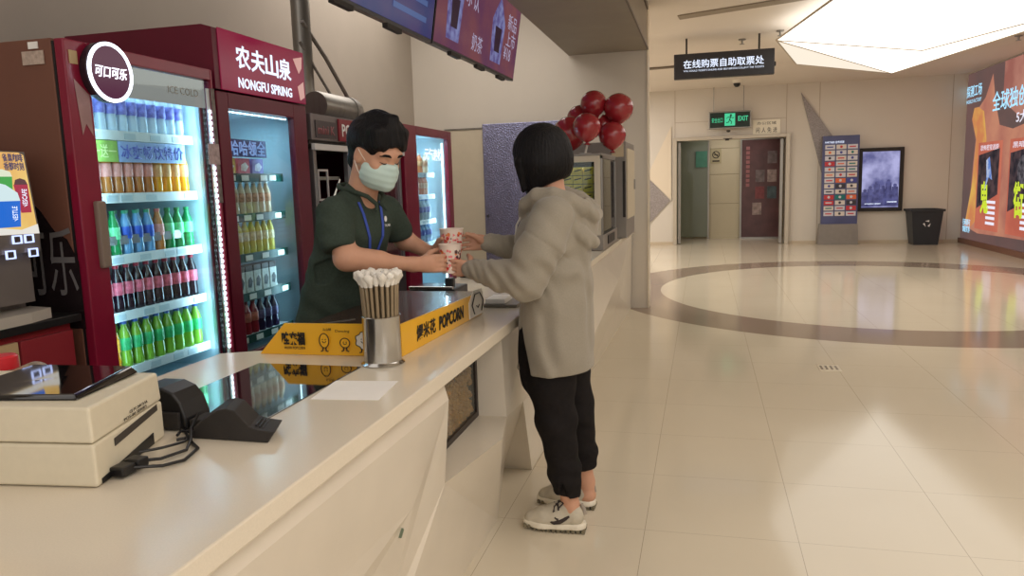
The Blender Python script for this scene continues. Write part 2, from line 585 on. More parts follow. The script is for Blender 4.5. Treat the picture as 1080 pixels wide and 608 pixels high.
# far wall with the exit opening
w = MB()
w.box(-4.2, 16.8, 0, -0.62, 17.0, 3.3); w.box(1.72, 16.8, 0, 5.2, 17.0, 3.3); w.box(-0.62, 16.8, 2.26, 1.72, 17.0, 3.3)
struct(w.build('wall_far', M['farwall']))
w = MB()
for x in (-0.60, 1.66, 2.3, 4.75):
    w.box(x - 0.004, 16.795, 2.27 if x < 1.7 else 0.0, x + 0.004, 16.801, 3.3)
w.box(-0.6, 16.795, 2.62, 1.66, 16.801, 2.626)
struct(w.build('trim_4', mat('panel_joint', (170, 152, 130), 0.6)))
w = MB(); w.box(5.03, -3.2, 0, 5.2, 16.8, 3.3)
struct(w.build('wall_right', M['wall']))
w = MB(); w.box(-0.64, 16.785, 0, -1.95, 16.8, 0.06); w.box(1.74, 16.785, 0, 5.03, 16.8, 0.06)
struct(w.build('baseboard_far', mat('baseboard_tan', (196, 180, 156), 0.4)))
# vestibule beyond the exit
vm = mat('vestibule_paint', (196, 184, 156), 0.6, var=0.04, vscale=1)
w = MB(); w.box(-1.4, 18.4, 0, 2.6, 18.5, 3.0); struct(w.build('wall_vestibule', vm))
w = MB(); w.box(-1.5, 17.0, 0, -1.4, 18.5, 3.0); struct(w.build('wall_vestibule', vm))
w = MB(); w.box(2.5, 17.0, 0, 2.6, 18.4, 3.0); struct(w.build('wall_vestibule', vm))
w = MB(); w.box(-1.4, 17.0, 2.55, 2.5, 18.4, 2.65); struct(w.build('ceiling', mat('vestibule_ceiling', (150, 140, 122), 0.7)))
w = MB()
for z in (0.82, 1.5, 2.1): w.box(0.14, 18.395, z, 0.80, 18.401, z + 0.008)
struct(w.build('trim_5', mat('vestibule_joint', (120, 108, 86), 0.6)))
# doorway casing
t = MB()
t.box(-0.64, 16.72, 0, -0.56, 17.02, 2.30, 0.006); t.box(1.66, 16.72, 0, 1.74, 17.02, 2.30, 0.006); t.box(-0.56, 16.72, 2.23, 1.66, 17.02, 2.30, 0.006)
o = struct(t.build('door_1', mat('doorway_casing', (186, 176, 160), 0.35, metal=0.3)))
t = MB(); t.box(1.56, 16.86, 0.01, 1.62, 16.98, 2.2, 0.004); t.build('door_stile', M['steel_b'], o)
t = MB(); t.box(-0.54, 16.86, 0.01, -0.48, 16.98, 2.2, 0.004); t.build('door_stile', M['steel_b'], o)
t = MB(); t.box(0.44, 16.70, 2.2, 0.52, 16.74, 2.235, 0.004); t.box(0.40, 16.71, 2.235, 0.58, 16.735, 2.25); t.build('door_sensor', M['blackm'], o)
# green tinted glass leaf and stickers
t = MB(); t.box(-0.66, 18.28, 0.05, 0.10, 18.30, 2.4); gd = struct(t.build('door_2', glassmat('green_glass', (150, 165, 150), 0.05, haze=0.6, hazec=(150, 156, 136))))
t = MB(); t.box(0.095, 18.26, 0, 0.125, 18.32, 2.42); t.box(-0.68, 18.26, 0, -0.65, 18.32, 2.42); t.build('door_frame', M['steel_b'], gd)
t = MB(); t.box(-0.18, 18.262, 1.68, 0.08, 18.27, 2.05); s_ = t.build('green_notice', mat('green_notice', (60, 120, 100), 0.5), gd)
tag(MB().box(-0.18, 18.25, 1.68, 0.08, 18.262, 2.05).build('door_notice', mat('green_card', (70, 126, 106), 0.5, var=0.1)), 'small green notice on the glass door inside the exit doorway', 'notice')
bpy.data.objects.remove(s_)
ns = thing('no_smoking_sign', 'square no smoking sign on the tiled wall beyond the exit door', 'sign', (0.25, 18.39, 1.93))
MB().box(0.16, 18.385, 1.76, 0.40, 18.40, 2.10).build('plate', mat('sign_plate', (176, 164, 130), 0.5), ns)
MB().lathe([(0.085, 0), (0.085, -0.006), (0.066, -0.006), (0.066, 0)], (0.28, 18.384, 1.96), 28, 'y', closed=True).build('ring', M['ktxt'], ns)
MB().prism([(0.22, 18.383, 2.01), (0.235, 18.383, 2.02), (0.34, 18.383, 1.92), (0.325, 18.383, 1.905)], (0, -0.005, 0)).box(0.23, 18.378, 1.955, 0.33, 18.383, 1.97).build('cigarette_bar', M['ktxt'], ns)
MB().box(0.20, 18.378, 1.80, 0.36, 18.383, 1.83).build('caption', M['ktxt'], ns)
# dark red display board
rb = thing('red_display_board', 'tall dark red notice board with small posters behind the exit doorway', 'display board', (1.25, 18.3, 0))
MB().box(0.84, 18.30, 0.03, 1.74, 18.36, 2.28, 0.01).build('board', mat('board_red', (86, 54, 54), 0.35, var=0.25, vscale=4), rb)
MB().frame(0.82, 0.0, 1.76, 2.3, 0.035, 18.27, 18.37, axis='y').build('frame', M['steel_b'], rb)
pm = [mat('poster_grey', (110, 96, 96), 0.5, var=0.4, vscale=9), mat('poster_pale', (150, 130, 124), 0.5, var=0.4, vscale=12), mat('poster_red', (120, 60, 62), 0.5, var=0.3, vscale=10), mat('poster_teal', (70, 84, 88), 0.5, var=0.4, vscale=8)]
for i, (x, z) in enumerate([(1.16, 1.30), (1.42, 1.30), (1.16, 0.92), (1.42, 0.92), (1.42, 1.72), (1.1, 0.55)]):
    MB().box(x, 18.292, z, x + 0.2, 18.30, z + 0.28).build('poster', pm[i % 4], rb)
for z in np.arange(1.2, 2.05, 0.105):
    MB().box(0.95, 18.293, z, 1.03, 18.30, z + 0.075).build('character_block', mat('board_text', (150, 96, 96), 0.6), rb)
# decorative perforated triangles
pf = mat('perforated_metal', (150, 142, 140), 0.5, metal=0.3, var=0.3, vscale=60)
def decor(name, pts, label):
    t = MB(); t.prism([(x, 16.792, z) for x, z in pts], (0, -0.02, 0)); return tag(t.build(name, pf), label, 'wall decoration', 'perforated triangles on the far wall')
decor('wall_decoration', [(-1.2, 1.50), (-0.70, 0.96), (-1.45, 0.15), (-1.45, 1.9)], 'perforated grey triangular wall panel beside the corner pillar')
decor('wall_decoration', [(1.93, 3.12), (2.62, 2.12), (2.42, 1.25)], 'perforated grey triangular wall panel above the brand directory stand')
wf = mat('white_relief', (222, 208, 186), 0.4)
t = MB(); t.prism([(-1.2, 16.792, 1.50), (-0.68, 16.792, 2.55), (-0.68, 16.792, 0.97)], (0, -0.03, 0))
tag(t.build('wall_relief', wf), 'plain cream triangular relief panel beside the exit doorway', 'wall decoration')

# ------------------------------------------------------------------ faceted lamp under the ceiling
lamp = thing('faceted_ceiling_lamp', 'huge glowing white faceted ceiling lamp over the hall', 'ceiling lamp', (2.6, 11, 3.3))
T = (0.86, 10.1, 3.1); Mv = (2.66, 10.73, 2.95); R1 = (3.9, 8.0, 2.98); A0 = (1.2, 7.0, 3.0); A1 = (3.4, 5.4, 3.02)
L2 = (1.50, 13.8, 3.29); B = (3.43, 15.9, 3.29); N = (4.05, 12.72, 3.29); R2 = (4.5, 8.2, 3.29); A2 = (1.6, 7.4, 3.29); A3 = (3.6, 4.9, 3.29)
lm1 = emat('lamp_face_bright', (255, 248, 236), 2.1, gloss=False); lm2 = emat('lamp_face_soft', (255, 242, 222), 1.0, gloss=False); lm3 = emat('lamp_face_dim', (250, 228, 204), 0.95, gloss=False)
P3 = [T, Mv, R1, A0, A1, L2, B, N, R2, A2, A3]
def facet(name, idx, m):
    v = [Vector(P3[i]) for i in idx]
    mb = MB(); n = (v[1] - v[0]).cross(v[2] - v[0]).normalized()
    if n.z > 0: n = -n
    mb.prism(v, -n * 0.006) if len(v) == 3 else mb.poly(v, [tuple(range(len(v)))])
    return mb.build(name, m, lamp)
facet('lamp_facet', (0, 1, 3), lm1); facet('lamp_facet', (1, 2, 3), lm1); facet('lamp_facet', (2, 4, 3), lm1)
facet('lamp_facet', (0, 6, 1), lm1); facet('lamp_facet', (1, 6, 2), lm1)
facet('lamp_facet', (0, 5, 6), lm2); facet('lamp_facet', (2, 6, 7), lm3); facet('lamp_facet', (2, 7, 8), lm3)
facet('lamp_facet', (0, 3, 9), lm2); facet('lamp_facet', (3, 4, 10), lm2); facet('lamp_facet', (3, 10, 9), lm2); facet('lamp_facet', (2, 8, 10), lm2); facet('lamp_facet', (2, 10, 4), lm2)
t = MB()
for a, b in ((0, 1), (1, 2), (0, 6), (6, 2), (0, 5), (5, 6), (6, 7), (0, 3), (3, 4), (2, 7), (2, 4)):
    t.tube([P3[a], P3[b]], 0.011, 6)
t.build('lamp_seam', mat('lamp_seam', (186, 170, 146), 0.5), lamp)

# ceiling slots, sprinklers, camera
sm = mat('slot_dark', (150, 138, 122), 0.7)
t = MB(); t.prism([(-0.30, 9.15, 3.297), (-0.28, 9.36, 3.297), (2.4, 8.36, 3.297), (2.35, 8.15, 3.297)], (0, 0, -0.01))
tag(t.build('ceiling_air_slot', sm), 'long recessed air slot in the ceiling above the hanging sign', 'ceiling vent')
t = MB(); t.prism([(-1.3, 13.2, 3.297), (-1.3, 13.35, 3.297), (-0.35, 13.23, 3.297), (-0.35, 13.08, 3.297)], (0, 0, -0.02))
tag(t.build('ceiling_air_slot', mat('slot_grille', (120, 108, 94), 0.6, metal=0.5)), 'dark narrow ceiling grille next to the corner pillar', 'ceiling vent')
def sprinkler(x, y, label):
    r = thing('ceiling_sprinkler', label, 'sprinkler', (x, y, 3.3), 'sprinklers in the hall ceiling')
    MB().lathe([(0.05, 3.3), (0.05, 3.285), (0.015, 3.28), (0.012, 3.24)], (x, y, 0), 12).build('escutcheon', M['steel_b'], r)
    MB().lathe([(0.012, 3.24), (0.035, 3.235), (0.035, 3.23), (0.0, 3.228)], (x, y, 0), 12).build('deflector', M['steel_b'], r)
sprinkler(0.5, 11.05, 'small ceiling sprinkler just above the black hanging sign')
sprinkler(0.95, 10.6, 'small ceiling sprinkler beside the tip of the faceted lamp')
sprinkler(0.85, 13.6, 'small ceiling sprinkler just below the hanging sign')
sprinkler(4.3, 12.4, 'small ceiling sprinkler beside the big wall screen')
cm = thing('ceiling_camera', 'small dark dome security camera under the ceiling near the exit', 'security camera', (0.62, 15.6, 3.3))
MB().lathe([(0.09, 3.302), (0.09, 3.25), (0.075, 3.24)], (0.62, 15.6, 0), 20).build('housing', M['white'], cm, True)
MB().lathe([(0.07, 3.24), (0.062, 3.20), (0.035, 3.172), (0.0, 3.165)], (0.62, 15.6, 0), 20).build('dome', M['black'], cm, True)

# ------------------------------------------------------------------ hanging ticket sign
sg = thing('hanging_sign', 'black hanging sign with glowing white Chinese lettering', 'sign', (0.25, 10.65, 2.77))
MB().box(-0.395, 10.65, 2.768, 0.892, 10.77, 3.094, 0.006).build('sign_box', mat('sign_black', (44, 42, 46), 0.4, var=0.05), sg)
text(sg, '在线购票自助取票处', (0.245, 10.648, 2.955), (1, 0, 0), (0, 0, 1), 1.03, 0.11, M['wlit'], bold=0.008)
text(sg, 'YOU COULD TICKETS ONLINE AND SELF-SERVICE COLLECT THE TICKETS', (0.245, 10.648, 2.868), (1, 0, 0), (0, 0, 1), 1.03, 0.022, M['wlit'], depth=0.001)
for x in (-0.232, 0.70):
    MB().box(x - 0.012, 10.70, 3.09, x + 0.012, 10.72, 3.30).build('hanging_rod', M['blackm'], sg)
MB().lathe([(0.03, 0), (0.03, 0.02), (0, 0.024)], (0.892, 10.71, 2.90), 10, 'x').build('side_knob', M['blackm'], sg)

# exit sign
ex = thing('exit_sign', 'green lit emergency exit sign hanging above the doorway', 'sign', (0.53, 16.6, 2.45))
MB().box(0.10, 16.60, 2.44, 0.95, 16.66, 2.80, 0.008).build('housing', M['steel_b'], ex)
MB().box(0.125, 16.594, 2.465, 0.925, 16.601, 2.775).build('face', mat('exit_dark_green', (20, 42, 34), 0.4), ex)
gl = emat('exit_green', (70, 205, 150), 1.0)
text(ex, '安全出口', (0.27, 16.592, 2.62), (1, 0, 0), (0, 0, 1), 0.22, 0.10, gl, bold=0.004)
text(ex, 'EXIT', (0.79, 16.592, 2.64), (1, 0, 0), (0, 0, 1), 0.20, 0.10, gl, bold=0.02)
MB().box(0.42, 16.588, 2.50, 0.63, 16.594, 2.75).build('pictogram_panel', gl, ex)
dk = mat('exit_figure', (14, 60, 44), 0.5)
MB().lathe([(0.0, 0), (0.022, 0), (0.022, -0.004), (0, -0.004)], (0.545, 16.587, 2.71), 14, 'y').tube([(0.54, 16.586, 2.685), (0.52, 16.586, 2.62)], 0.012, 6).tube([(0.52, 16.586, 2.62), (0.56, 16.586, 2.58), (0.55, 16.586, 2.53)], 0.009, 6).tube([(0.52, 16.586, 2.62), (0.50, 16.586, 2.57), (0.455, 16.586, 2.56)], 0.009, 6).tube([(0.54, 16.586, 2.68), (0.585, 16.586, 2.65), (0.61, 16.586, 2.67)], 0.007, 6).tube([(0.54, 16.586, 2.68), (0.48, 16.586, 2.67), (0.46, 16.586, 2.64)], 0.007, 6).build('running_figure', dk, ex)
for x in (0.20, 0.80):
    MB().tube([(x, 16.63, 2.8), (x, 16.63, 3.30)], 0.008, 8).build('hanging_rod', M['steel_b'], ex)
MB().lathe([(0.04, 0), (0.04, -0.03), (0.0, -0.05)], (0.5, 16.62, 2.41), 12).build('sensor', M['blackm'], ex)
# notice above door
nt_ = thing('door_notice', 'white paper notice with two lines of writing above the doorway corner', 'notice', (1.27, 16.79, 2.3))
MB().box(1.00, 16.782, 2.28, 1.54, 16.79, 2.60).build('sheet', mat('notice_white', (238, 232, 214), 0.5), nt_)
text(nt_, '办公区域', (1.27, 16.781, 2.53), (1, 0, 0), (0, 0, 1), 0.38, 0.06, M['ktxt'], depth=0.001)
text(nt_, '闲 人 免 进', (1.27, 16.781, 2.39), (1, 0, 0), (0, 0, 1), 0.42, 0.11, M['ktxt'], depth=0.001)

# ------------------------------------------------------------------ directory stand
ds = thing('brand_directory_stand', 'tall blue directory stand with rows of small white logo cards', 'display stand', (2.72, 16.55, 0))
MB().box(2.34, 16.50, 0.40, 3.03, 16.62, 2.20, 0.012).build('panel', mat('directory_blue', (78, 82, 122), 0.35, var=0.15, vscale=3), ds)
MB().prism([(2.28, 16.45, 0), (3.05, 16.45, 0), (3.03, 16.45, 0.42), (2.32, 16.45, 0.42)], (0, 0.24, 0)).build('base', M['steel_p'], ds)
text(ds, 'PARTNER 合作商家', (2.56, 16.498, 2.07), (1, 0, 0), (0, 0, 1), 0.36, 0.05, M['wlit'], depth=0.001)
cards = [mat('card_white', (206, 206, 214), 0.5), mat('card_cream', (216, 208, 200), 0.5)]
acc = [mat('card_red', (196, 60, 66), 0.5), mat('card_orange', (220, 110, 70), 0.5), mat('card_teal', (30, 120, 116), 0.5), mat('card_blue', (70, 74, 150), 0.5), mat('card_dark', (60, 56, 66), 0.5)]
special = {(9, 1): 2, (6, 1): 1, (9, 0): 0, (10, 0): 0, (3, 0): 0, (11, 2): 0, (6, 2): 3, (9, 2): 1, (10, 2): 4, (7, 1): 4}
for r_ in range(13):
    for q in range(3):
        x = 2.385 + q * 0.212; z = 1.93 - r_ * 0.112
        c = MB(); c.box(x, 16.492, z, x + 0.185, 16.50, z + 0.088)
        col = acc[special[(r_, q)]] if (r_, q) in special else cards[(r_ + q) % 2]
        card = c.build('logo_card', col, ds)
        rr = random.Random(r_ * 7 + q)
        m_ = MB()
        if rr.random() < 0.5: m_.lathe([(0.0, 0), (0.026, 0), (0.026, -0.003), (0, -0.003)], (x + 0.09, 16.4915, z + 0.046), 12, 'y')
        else: m_.box(x + 0.03, 16.489, z + 0.032, x + 0.15, 16.492, z + 0.056)
        m_.build('logo_mark', (cards[0] if (r_, q) in special else acc[rr.randrange(5)]), card)
# movie poster light box
mp_ = thing('movie_poster_lightbox', 'black framed backlit movie poster with figures against a violet sky', 'poster', (3.49, 16.75, 0.6))
MB().frame(3.06, 0.655, 3.905, 1.935, 0.075, 16.72, 16.80, 0.006, axis='y').build('frame', M['blackm'], mp_)
MB().box(3.12, 16.75, 0.72, 3.85, 16.78, 1.88).build('poster_image', emat('poster_sky', (92, 94, 146), 0.95, (180, 180, 226), 2.4), mp_)
fg = emat('poster_figures', (62, 62, 104), 0.9, (90, 92, 144), 9)
for i, (x, hgt) in enumerate(((3.20, 0.42), (3.30, 0.50), (3.42, 0.62), (3.54, 0.50), (3.64, 0.66), (3.76, 0.55))):
    MB().prism([(x - 0.07, 16.748, 0.76), (x + 0.07, 16.748, 0.76), (x + 0.055, 16.748, 0.72 + hgt * 0.78), (x - 0.055, 16.748, 0.72 + hgt * 0.78)], (0, -0.004, 0)).lathe([(0, 0), (0.035, 0), (0.035, -0.004), (0, -0.004)], (x, 16.748, 0.745 + hgt * 0.78), 14, 'y').build('poster_figure', fg, mp_)
MB().box(3.2, 16.744, 0.80, 3.5, 16.747, 0.815).box(3.62, 16.744, 0.83, 3.8, 16.747, 0.85).build('poster_caption', M['wlit'], mp_)
# litter bin
bn = thing('litter_bin', 'dark grey tapered plastic litter bin with recycling mark by the far wall', 'litter bin', (4.3, 16.4, 0))
bm_ = mat('bin_plastic', (40, 44, 50), 0.45, var=0.08)
def frust(x0, x1, y0, y1, z0, X0, X1, Y0, Y1, z1):
    return MB().poly([(x0, y0, z0), (x1, y0, z0), (x1, y1, z0), (x0, y1, z0), (X0, Y0, z1), (X1, Y0, z1), (X1, Y1, z1), (X0, Y1, z1)],
                     [(3, 2, 1, 0), (0, 1, 5, 4), (1, 2, 6, 5), (2, 3, 7, 6), (3, 0, 4, 7)])
frust(4.02, 4.46, 16.25, 16.62, 0.0, 3.96, 4.52, 16.2, 16.70, 0.66).build('body', bm_, bn)
MB().frame(3.93, 16.17, 4.55, 16.73, 0.04, 0.655, 0.70, axis='x') if False else None
t = MB(); t.box(3.93, 16.17, 0.655, 4.55, 16.21, 0.70, 0.006); t.box(3.93, 16.69, 0.655, 4.55, 16.73, 0.70, 0.006); t.box(3.93, 16.21, 0.655, 3.97, 16.69, 0.70, 0.006); t.box(4.51, 16.21, 0.655, 4.55, 16.69, 0.70, 0.006)
t.box(3.96, 16.2, 0.64, 4.52, 16.7, 0.66)
t.build('rim', bm_, bn)
t = MB()
for k in range(3):
    a = k * 2 * PI / 3 + PI / 2
    cx, cz = 4.24 + 0.05 * math.cos(a), 0.42 + 0.05 * math.sin(a)
    d1 = a + PI / 2
    t.prism([(cx + 0.04 * math.cos(d1), 16.212, cz + 0.04 * math.sin(d1)), (cx - 0.035 * math.cos(d1) + 0.018 * math.cos(a), 16.212, cz - 0.035 * math.sin(d1) + 0.018 * math.sin(a)), (cx - 0.035 * math.cos(d1) - 0.018 * math.cos(a), 16.212, cz - 0.035 * math.sin(d1) - 0.018 * math.sin(a))], (0, -0.004, 0))
t.build('recycling_mark', M['wtxt'], bn)

# floor outlet
fo = thing('floor_outlet_cover', 'small square metal cover set into the polished floor', 'floor outlet', (0.92, 5.89, 0))
MB().box(0.845, 5.80, 0.0, 1.0, 5.99, 0.004, 0.001).build('plate', mat('brushed_cover', (206, 194, 170), 0.3, metal=0.4), fo)
t = MB()
for k in range(4): t.box(0.86 + k * 0.035, 5.84, 0.004, 0.875 + k * 0.035, 5.95, 0.006)
t.build('slots', mat('cover_slot', (120, 106, 88), 0.5), fo)

# ------------------------------------------------------------------ big LED wall
lw = thing('led_wall_screen', 'huge brown and orange advertising screen covering the side wall', 'screen', (5.0, 13, 0.1))
MB().box(5.0, 9.4, 0.10, 5.03, 16.78, 3.27).build('screen_panel', emat('screen_brown', (98, 80, 78), 0.95, (112, 84, 80), 0.6), lw)
MB().box(4.96, 9.4, 0.0, 5.03, 16.79, 0.10, 0.004).build('screen_plinth', mat('screen_plinth', (120, 84, 70), 0.4), lw)
def scr(name, pts, m, off=0.004):
    return MB().prism([(5.0 - off, y, z) for y, z in pts], (-0.003, 0, 0)).build(name, m, lw)
scr('orange_shape', [(16.55, 0.35), (16.30, 1.0), (16.22, 1.6), (16.16, 2.0), (16.42, 2.38), (16.32, 2.60), (16.05, 2.60), (15.75, 2.75), (15.45, 3.12), (15.25, 2.6), (15.0, 2.2), (14.4, 2.1), (13.5, 2.2), (13.0, 0.3), (14.5, 0.28), (15.8, 0.25)][::-1], emat('screen_orange', (196, 134, 108), 0.95, (172, 108, 94), 1.2))
scr('yellow_shape', [(16.42, 2.40), (16.32, 2.60), (16.10, 2.60), (15.80, 2.5), (15.6, 2.0), (15.6, 1.3), (15.9, 0.5), (16.2, 0.35), (16.5, 0.42), (16.25, 1.1), (16.18, 1.5), (16.12, 2.0)][::-1], emat('screen_yellow', (226, 186, 90), 0.95, (206, 130, 84), 1.5), 0.006)
scr('peach_shape', [(14.9, 3.26), (14.9, 2.6), (14.2, 2.3), (12.5, 2.4), (12.5, 3.26)][::-1], emat('screen_peach', (196, 140, 122), 0.9, (160, 100, 90), 1.0), 0.006)
lt = emat('screen_letter', (170, 226, 255), 1.15)
wl = emat('screen_white', (230, 226, 240), 1.1)
text(lw, '探测工场', (4.989, 16.38, 2.93), (0, -1, 0), (0, 0, 1), 0.82, 0.22, lt, bold=0.006)
text(lw, 'WORLD FACTORY', (4.989, 16.38, 2.74), (0, -1, 0), (0, 0, 1), 0.82, 0.07, lt, depth=0.001)
text(lw, '全球独创', (4.985, 14.62, 2.62), (0, -1, 0), (0, 0, 1), 1.5, 0.34, lt, bold=0.01)
text(lw, '5大', (4.985, 14.05, 2.28), (0, -1, 0), (0, 0, 1), 0.42, 0.2, wl, bold=0.01)
text(lw, '扫码即可\n领取奖券', (4.989, 16.42, 0.36), (0, -1, 0), (0, 0, 1), 0.42, 0.26, lt, bold=0.004)
def card(y0, y1, n, t1):
    c = MB().box(4.975, y1, 0.34, 4.992, y0, 1.93).build('poster_card', emat('card_orange_%d' % n, (200, 112, 90), 0.95, (186, 98, 80), 1.5), lw)
    yc = (y0 + y1) / 2; w_ = y0 - y1
    MB().prism([(4.974, y0 - 0.05, 1.70), (4.974, y1 + 0.06, 1.80), (4.974, y1 + 0.06, 1.0), (4.974, y0 - 0.05, 0.72)], (-0.003, 0, 0)).build('photo', emat('card_photo_%d' % n, (34, 34, 44), 0.9, (84, 66, 70), 5), c)
    bl = MB()
    if n == 1: bl.prism([(4.970, yc + 0.10, 1.6), (4.970, yc - 0.05, 1.66), (4.970, yc - 0.22, 1.25), (4.970, yc - 0.05, 1.30), (4.970, yc + 0.12, 1.05), (4.970, yc + 0.05, 1.3)], (-0.003, 0, 0))
    else: bl.lathe([(0, 0), (0.24, 0), (0.24, -0.003), (0, -0.003)], (4.970, yc, 1.42), 9, 'x')
    bl.build('photo_subject', emat('subject_%d' % n, (90, 130, 210) if n == 1 else (110, 104, 110), 0.9, (200, 210, 230) if n == 1 else (40, 40, 46), 9), c)
    g = emat('card_lime_%d' % n, (206, 226, 60), 1.0)
    text(c, t1, (4.970, yc + 0.12, 0.93), (0, -1, 0), (0, 0.1, 1), 0.40, 0.60, g, name='lime_brush_writing', bold=0.03)
    text(c, '恐怖密室逃脱' if n == 1 else '黑暗迷宫', (4.973, yc, 1.83), (0, -1, 0), (0, 0, 1), w_ * 0.8, 0.10, wl, depth=0.001)
    for k in range(5):
        MB().box(4.970, yc - w_ * 0.38, 0.45 + k * 0.095, 4.974, yc + 0.0, 0.50 + k * 0.095).build('caption_line', wl, c)
card(15.92, 14.80, 1, '鬼'); card(14.42, 13.2, 2, '街'); card(12.9, 11.7, 3, '影')
# ------------------------------------------------------------------ service counter
XE = -0.745
ct = MB()
ct.prism([(-1.90, -3.0, 0.855), (XE, -3.0, 0.855), (XE, 8.48, 0.855), (-1.42, 8.48, 0.855), (-1.42, 3.3, 0.855), (-1.335, 3.3, 0.855), (-1.335, 2.32, 0.855), (-1.605, 2.19, 0.855), (-1.605, 1.56, 0.855), (-1.90, 1.56, 0.855)], (0, 0, 0.045))
o = ct.build('counter_worktop', M['counter'])
md = o.modifiers.new('Bevel', 'BEVEL'); md.width = 0.004; md.segments = 2; md.limit_method = 'ANGLE'
tag(o, 'long glossy cream stone worktop running along the whole service counter', 'worktop')
cb = thing('service_counter', 'long cream faceted service counter base below the worktop', 'counter', (-1.0, 2.5, 0))
V = {
 'a': (-0.785, -3.0, 0.855), 'A': (-0.78, 2.13, 0.855), 'B': (-0.762, 2.13, 0.79), 'P': (-0.80, 1.90, 0.54), 'Q': (-0.835, 1.60, 0.42), 'R': (-0.86, 1.0, 0.0), 'r': (-0.86, -3.0, 0.0),
 'C': (-0.800, 2.167, 0.50), 'D': (-0.726, 2.608, 0.50), 'E': (-0.778, 2.866, 0.50), 'F': (-0.90, 2.866, 0.50), 'G': (-0.90, 2.05, 0.50), 'S': (-0.860, 1.80, 0.22), 'F0': (-0.868, 1.62, 0.0), 'F1': (-0.860, 2.963, 0.0),
 'G2': (-0.90, 2.05, 0.855), 'F2': (-0.90, 2.866, 0.855), 'E2': (-0.79, 2.866, 0.855), 'H': (-0.985, 3.55, 0.0), 'I': (-0.838, 3.549, 0.0), 'E3': (-0.775, 3.35, 0.855), 'A2': (-0.79, 2.05, 0.855),
}
def facets(name, fs, m):
    mb = MB(); keys = []
    for f in fs:
        for k in f:
            if k not in keys: keys.append(k)
    mb.poly([V[k] for k in keys], [tuple(keys.index(k) for k in f) for f in fs])
    return mb.build(name, m, cb, recalc=False)
facets('near_panel', [('a', 'r', 'R', 'Q', 'P'), ('a', 'P', 'B'), ('a', 'B', 'A')], M['panel'])
facets('recess_panel', [('B', 'P', 'S', 'C'), ('P', 'Q', 'S'), ('Q', 'R', 'F0', 'S'), ('A', 'B', 'C', 'G', 'G2')], M['panel'])
facets('plinth_panel', [('C', 'S', 'F0'), ('C', 'F0', 'F1', 'D'), ('D', 'F1', 'H', 'E')], M['panel'])
facets('ledge', [('G', 'C', 'D', 'E', 'F')], M['counter'])
V['E4'] = (-0.80, 3.25, 0.45)
facets('jamb_panel', [('F', 'E', 'E2', 'F2'), ('E', 'H', 'E4'), ('E', 'E4', 'E3', 'E2'), ('H', 'I', 'E4')], M['panel'])
V.update({'K0': (-0.82, 5.2, 0.0), 'K1': (-0.70, 4.6, 0.40), 'K2': (-0.775, 5.6, 0.855), 'L0': (-0.79, 8.48, 0.0), 'L1': (-0.755, 7.0, 0.35), 'L2': (-0.775, 8.48, 0.855), 'K3': (-0.775, 4.2, 0.855), 'K4': (-0.70, 6.4, 0.6)})
facets('far_panel', [('I', 'K0', 'K1'), ('I', 'K1', 'E4'), ('E4', 'K1', 'K3'), ('E4', 'K3', 'E3'), ('K1', 'K2', 'K3'), ('K1', 'K0', 'L1'), ('K1', 'L1', 'K4'), ('K1', 'K4', 'K2'), ('K2', 'K4', 'L2'), ('K4', 'L1', 'L2'), ('L1', 'K0', 'L0'), ('L1', 'L0', 'L2')], M['panel'])
MB().box(-1.58, -3.0, 0.0, -1.54, 2.15, 0.855).build('back_panel', M['panel'], cb)
MB().box(-1.33, 2.32, 0.0, -1.30, 8.46, 0.855).build('back_panel', M['blackm'], cb)
MB().box(-1.54, 2.13, 0.0, -1.31, 2.17, 0.855).build('end_panel', M['panel'], cb)
# chipped edges
MB().prism([(-0.806, 1.815, 0.485), (-0.803, 1.828, 0.508), (-0.804, 1.834, 0.50), (-0.807, 1.822, 0.482)], (-0.01, 0, 0)).build('chipped_edge', mat('chip_green', (104, 116, 96), 0.7), cb)
# popcorn display window in the counter front
pw = thing('popcorn_window', 'black framed glass window in the counter front filled with popcorn', 'display window', (-0.93, 2.45, 0.5))
MB().frame(2.05, 0.502, 2.862, 0.853, 0.022, -0.93, -0.895).build('frame', mat('window_frame', (44, 34, 30), 0.35), pw)
MB().box(-0.905, 2.07, 0.52, -0.900, 2.842, 0.83).build('pane', glassmat('window_pane', refl=0.02), pw)
MB().box(-1.18, 2.05, 0.502, -1.16, 2.86, 0.85).build('back_board', mat('window_back', (70, 58, 48), 0.6), pw)
rng = random.Random(3)
pc = bmesh.new()
proto = []
base = bmesh.new(); bmesh.ops.create_icosphere(base, subdivisions=1, radius=1.0)
bv = [v.co.copy() for v in base.verts]; bf = [[v.index for v in f.verts] for f in base.faces]; base.free()
vs = []; fs = []
for i in range(2600):
    y = rng.uniform(2.08, 2.83); top = 0.74 + 0.02 * math.sin(y * 9)
    z = rng.uniform(0.515, top); x = -0.915 - rng.random() ** 2 * 0.05
    if z > top - 0.03: x = rng.uniform(-1.15, -0.915)
    r = rng.uniform(0.007, 0.013)
    R = Matrix.Rotation(rng.uniform(0, 6), 3, 'Z') @ Matrix.Rotation(rng.uniform(0, 6), 3, 'X')
    o0 = len(vs)
    js = [rng.uniform(0.6, 1.25) for _ in bv]
    vs += [Vector((x, y, z)) + (R @ v) * r * j for v, j in zip(bv, js)]
    fs += [[o0 + q for q in f] for f in bf]
pc.free()
me = bpy.data.meshes.new('popcorn'); me.from_pydata([tuple(v) for v in vs], [], fs); me.update()
pcm = mat('popcorn', (196, 128, 66), 0.7, var=0.3, vscale=70)
me.materials.append(pcm)
tag(link('popcorn', me), 'loose golden popcorn heaped behind the counter window', 'popcorn', kind='stuff')

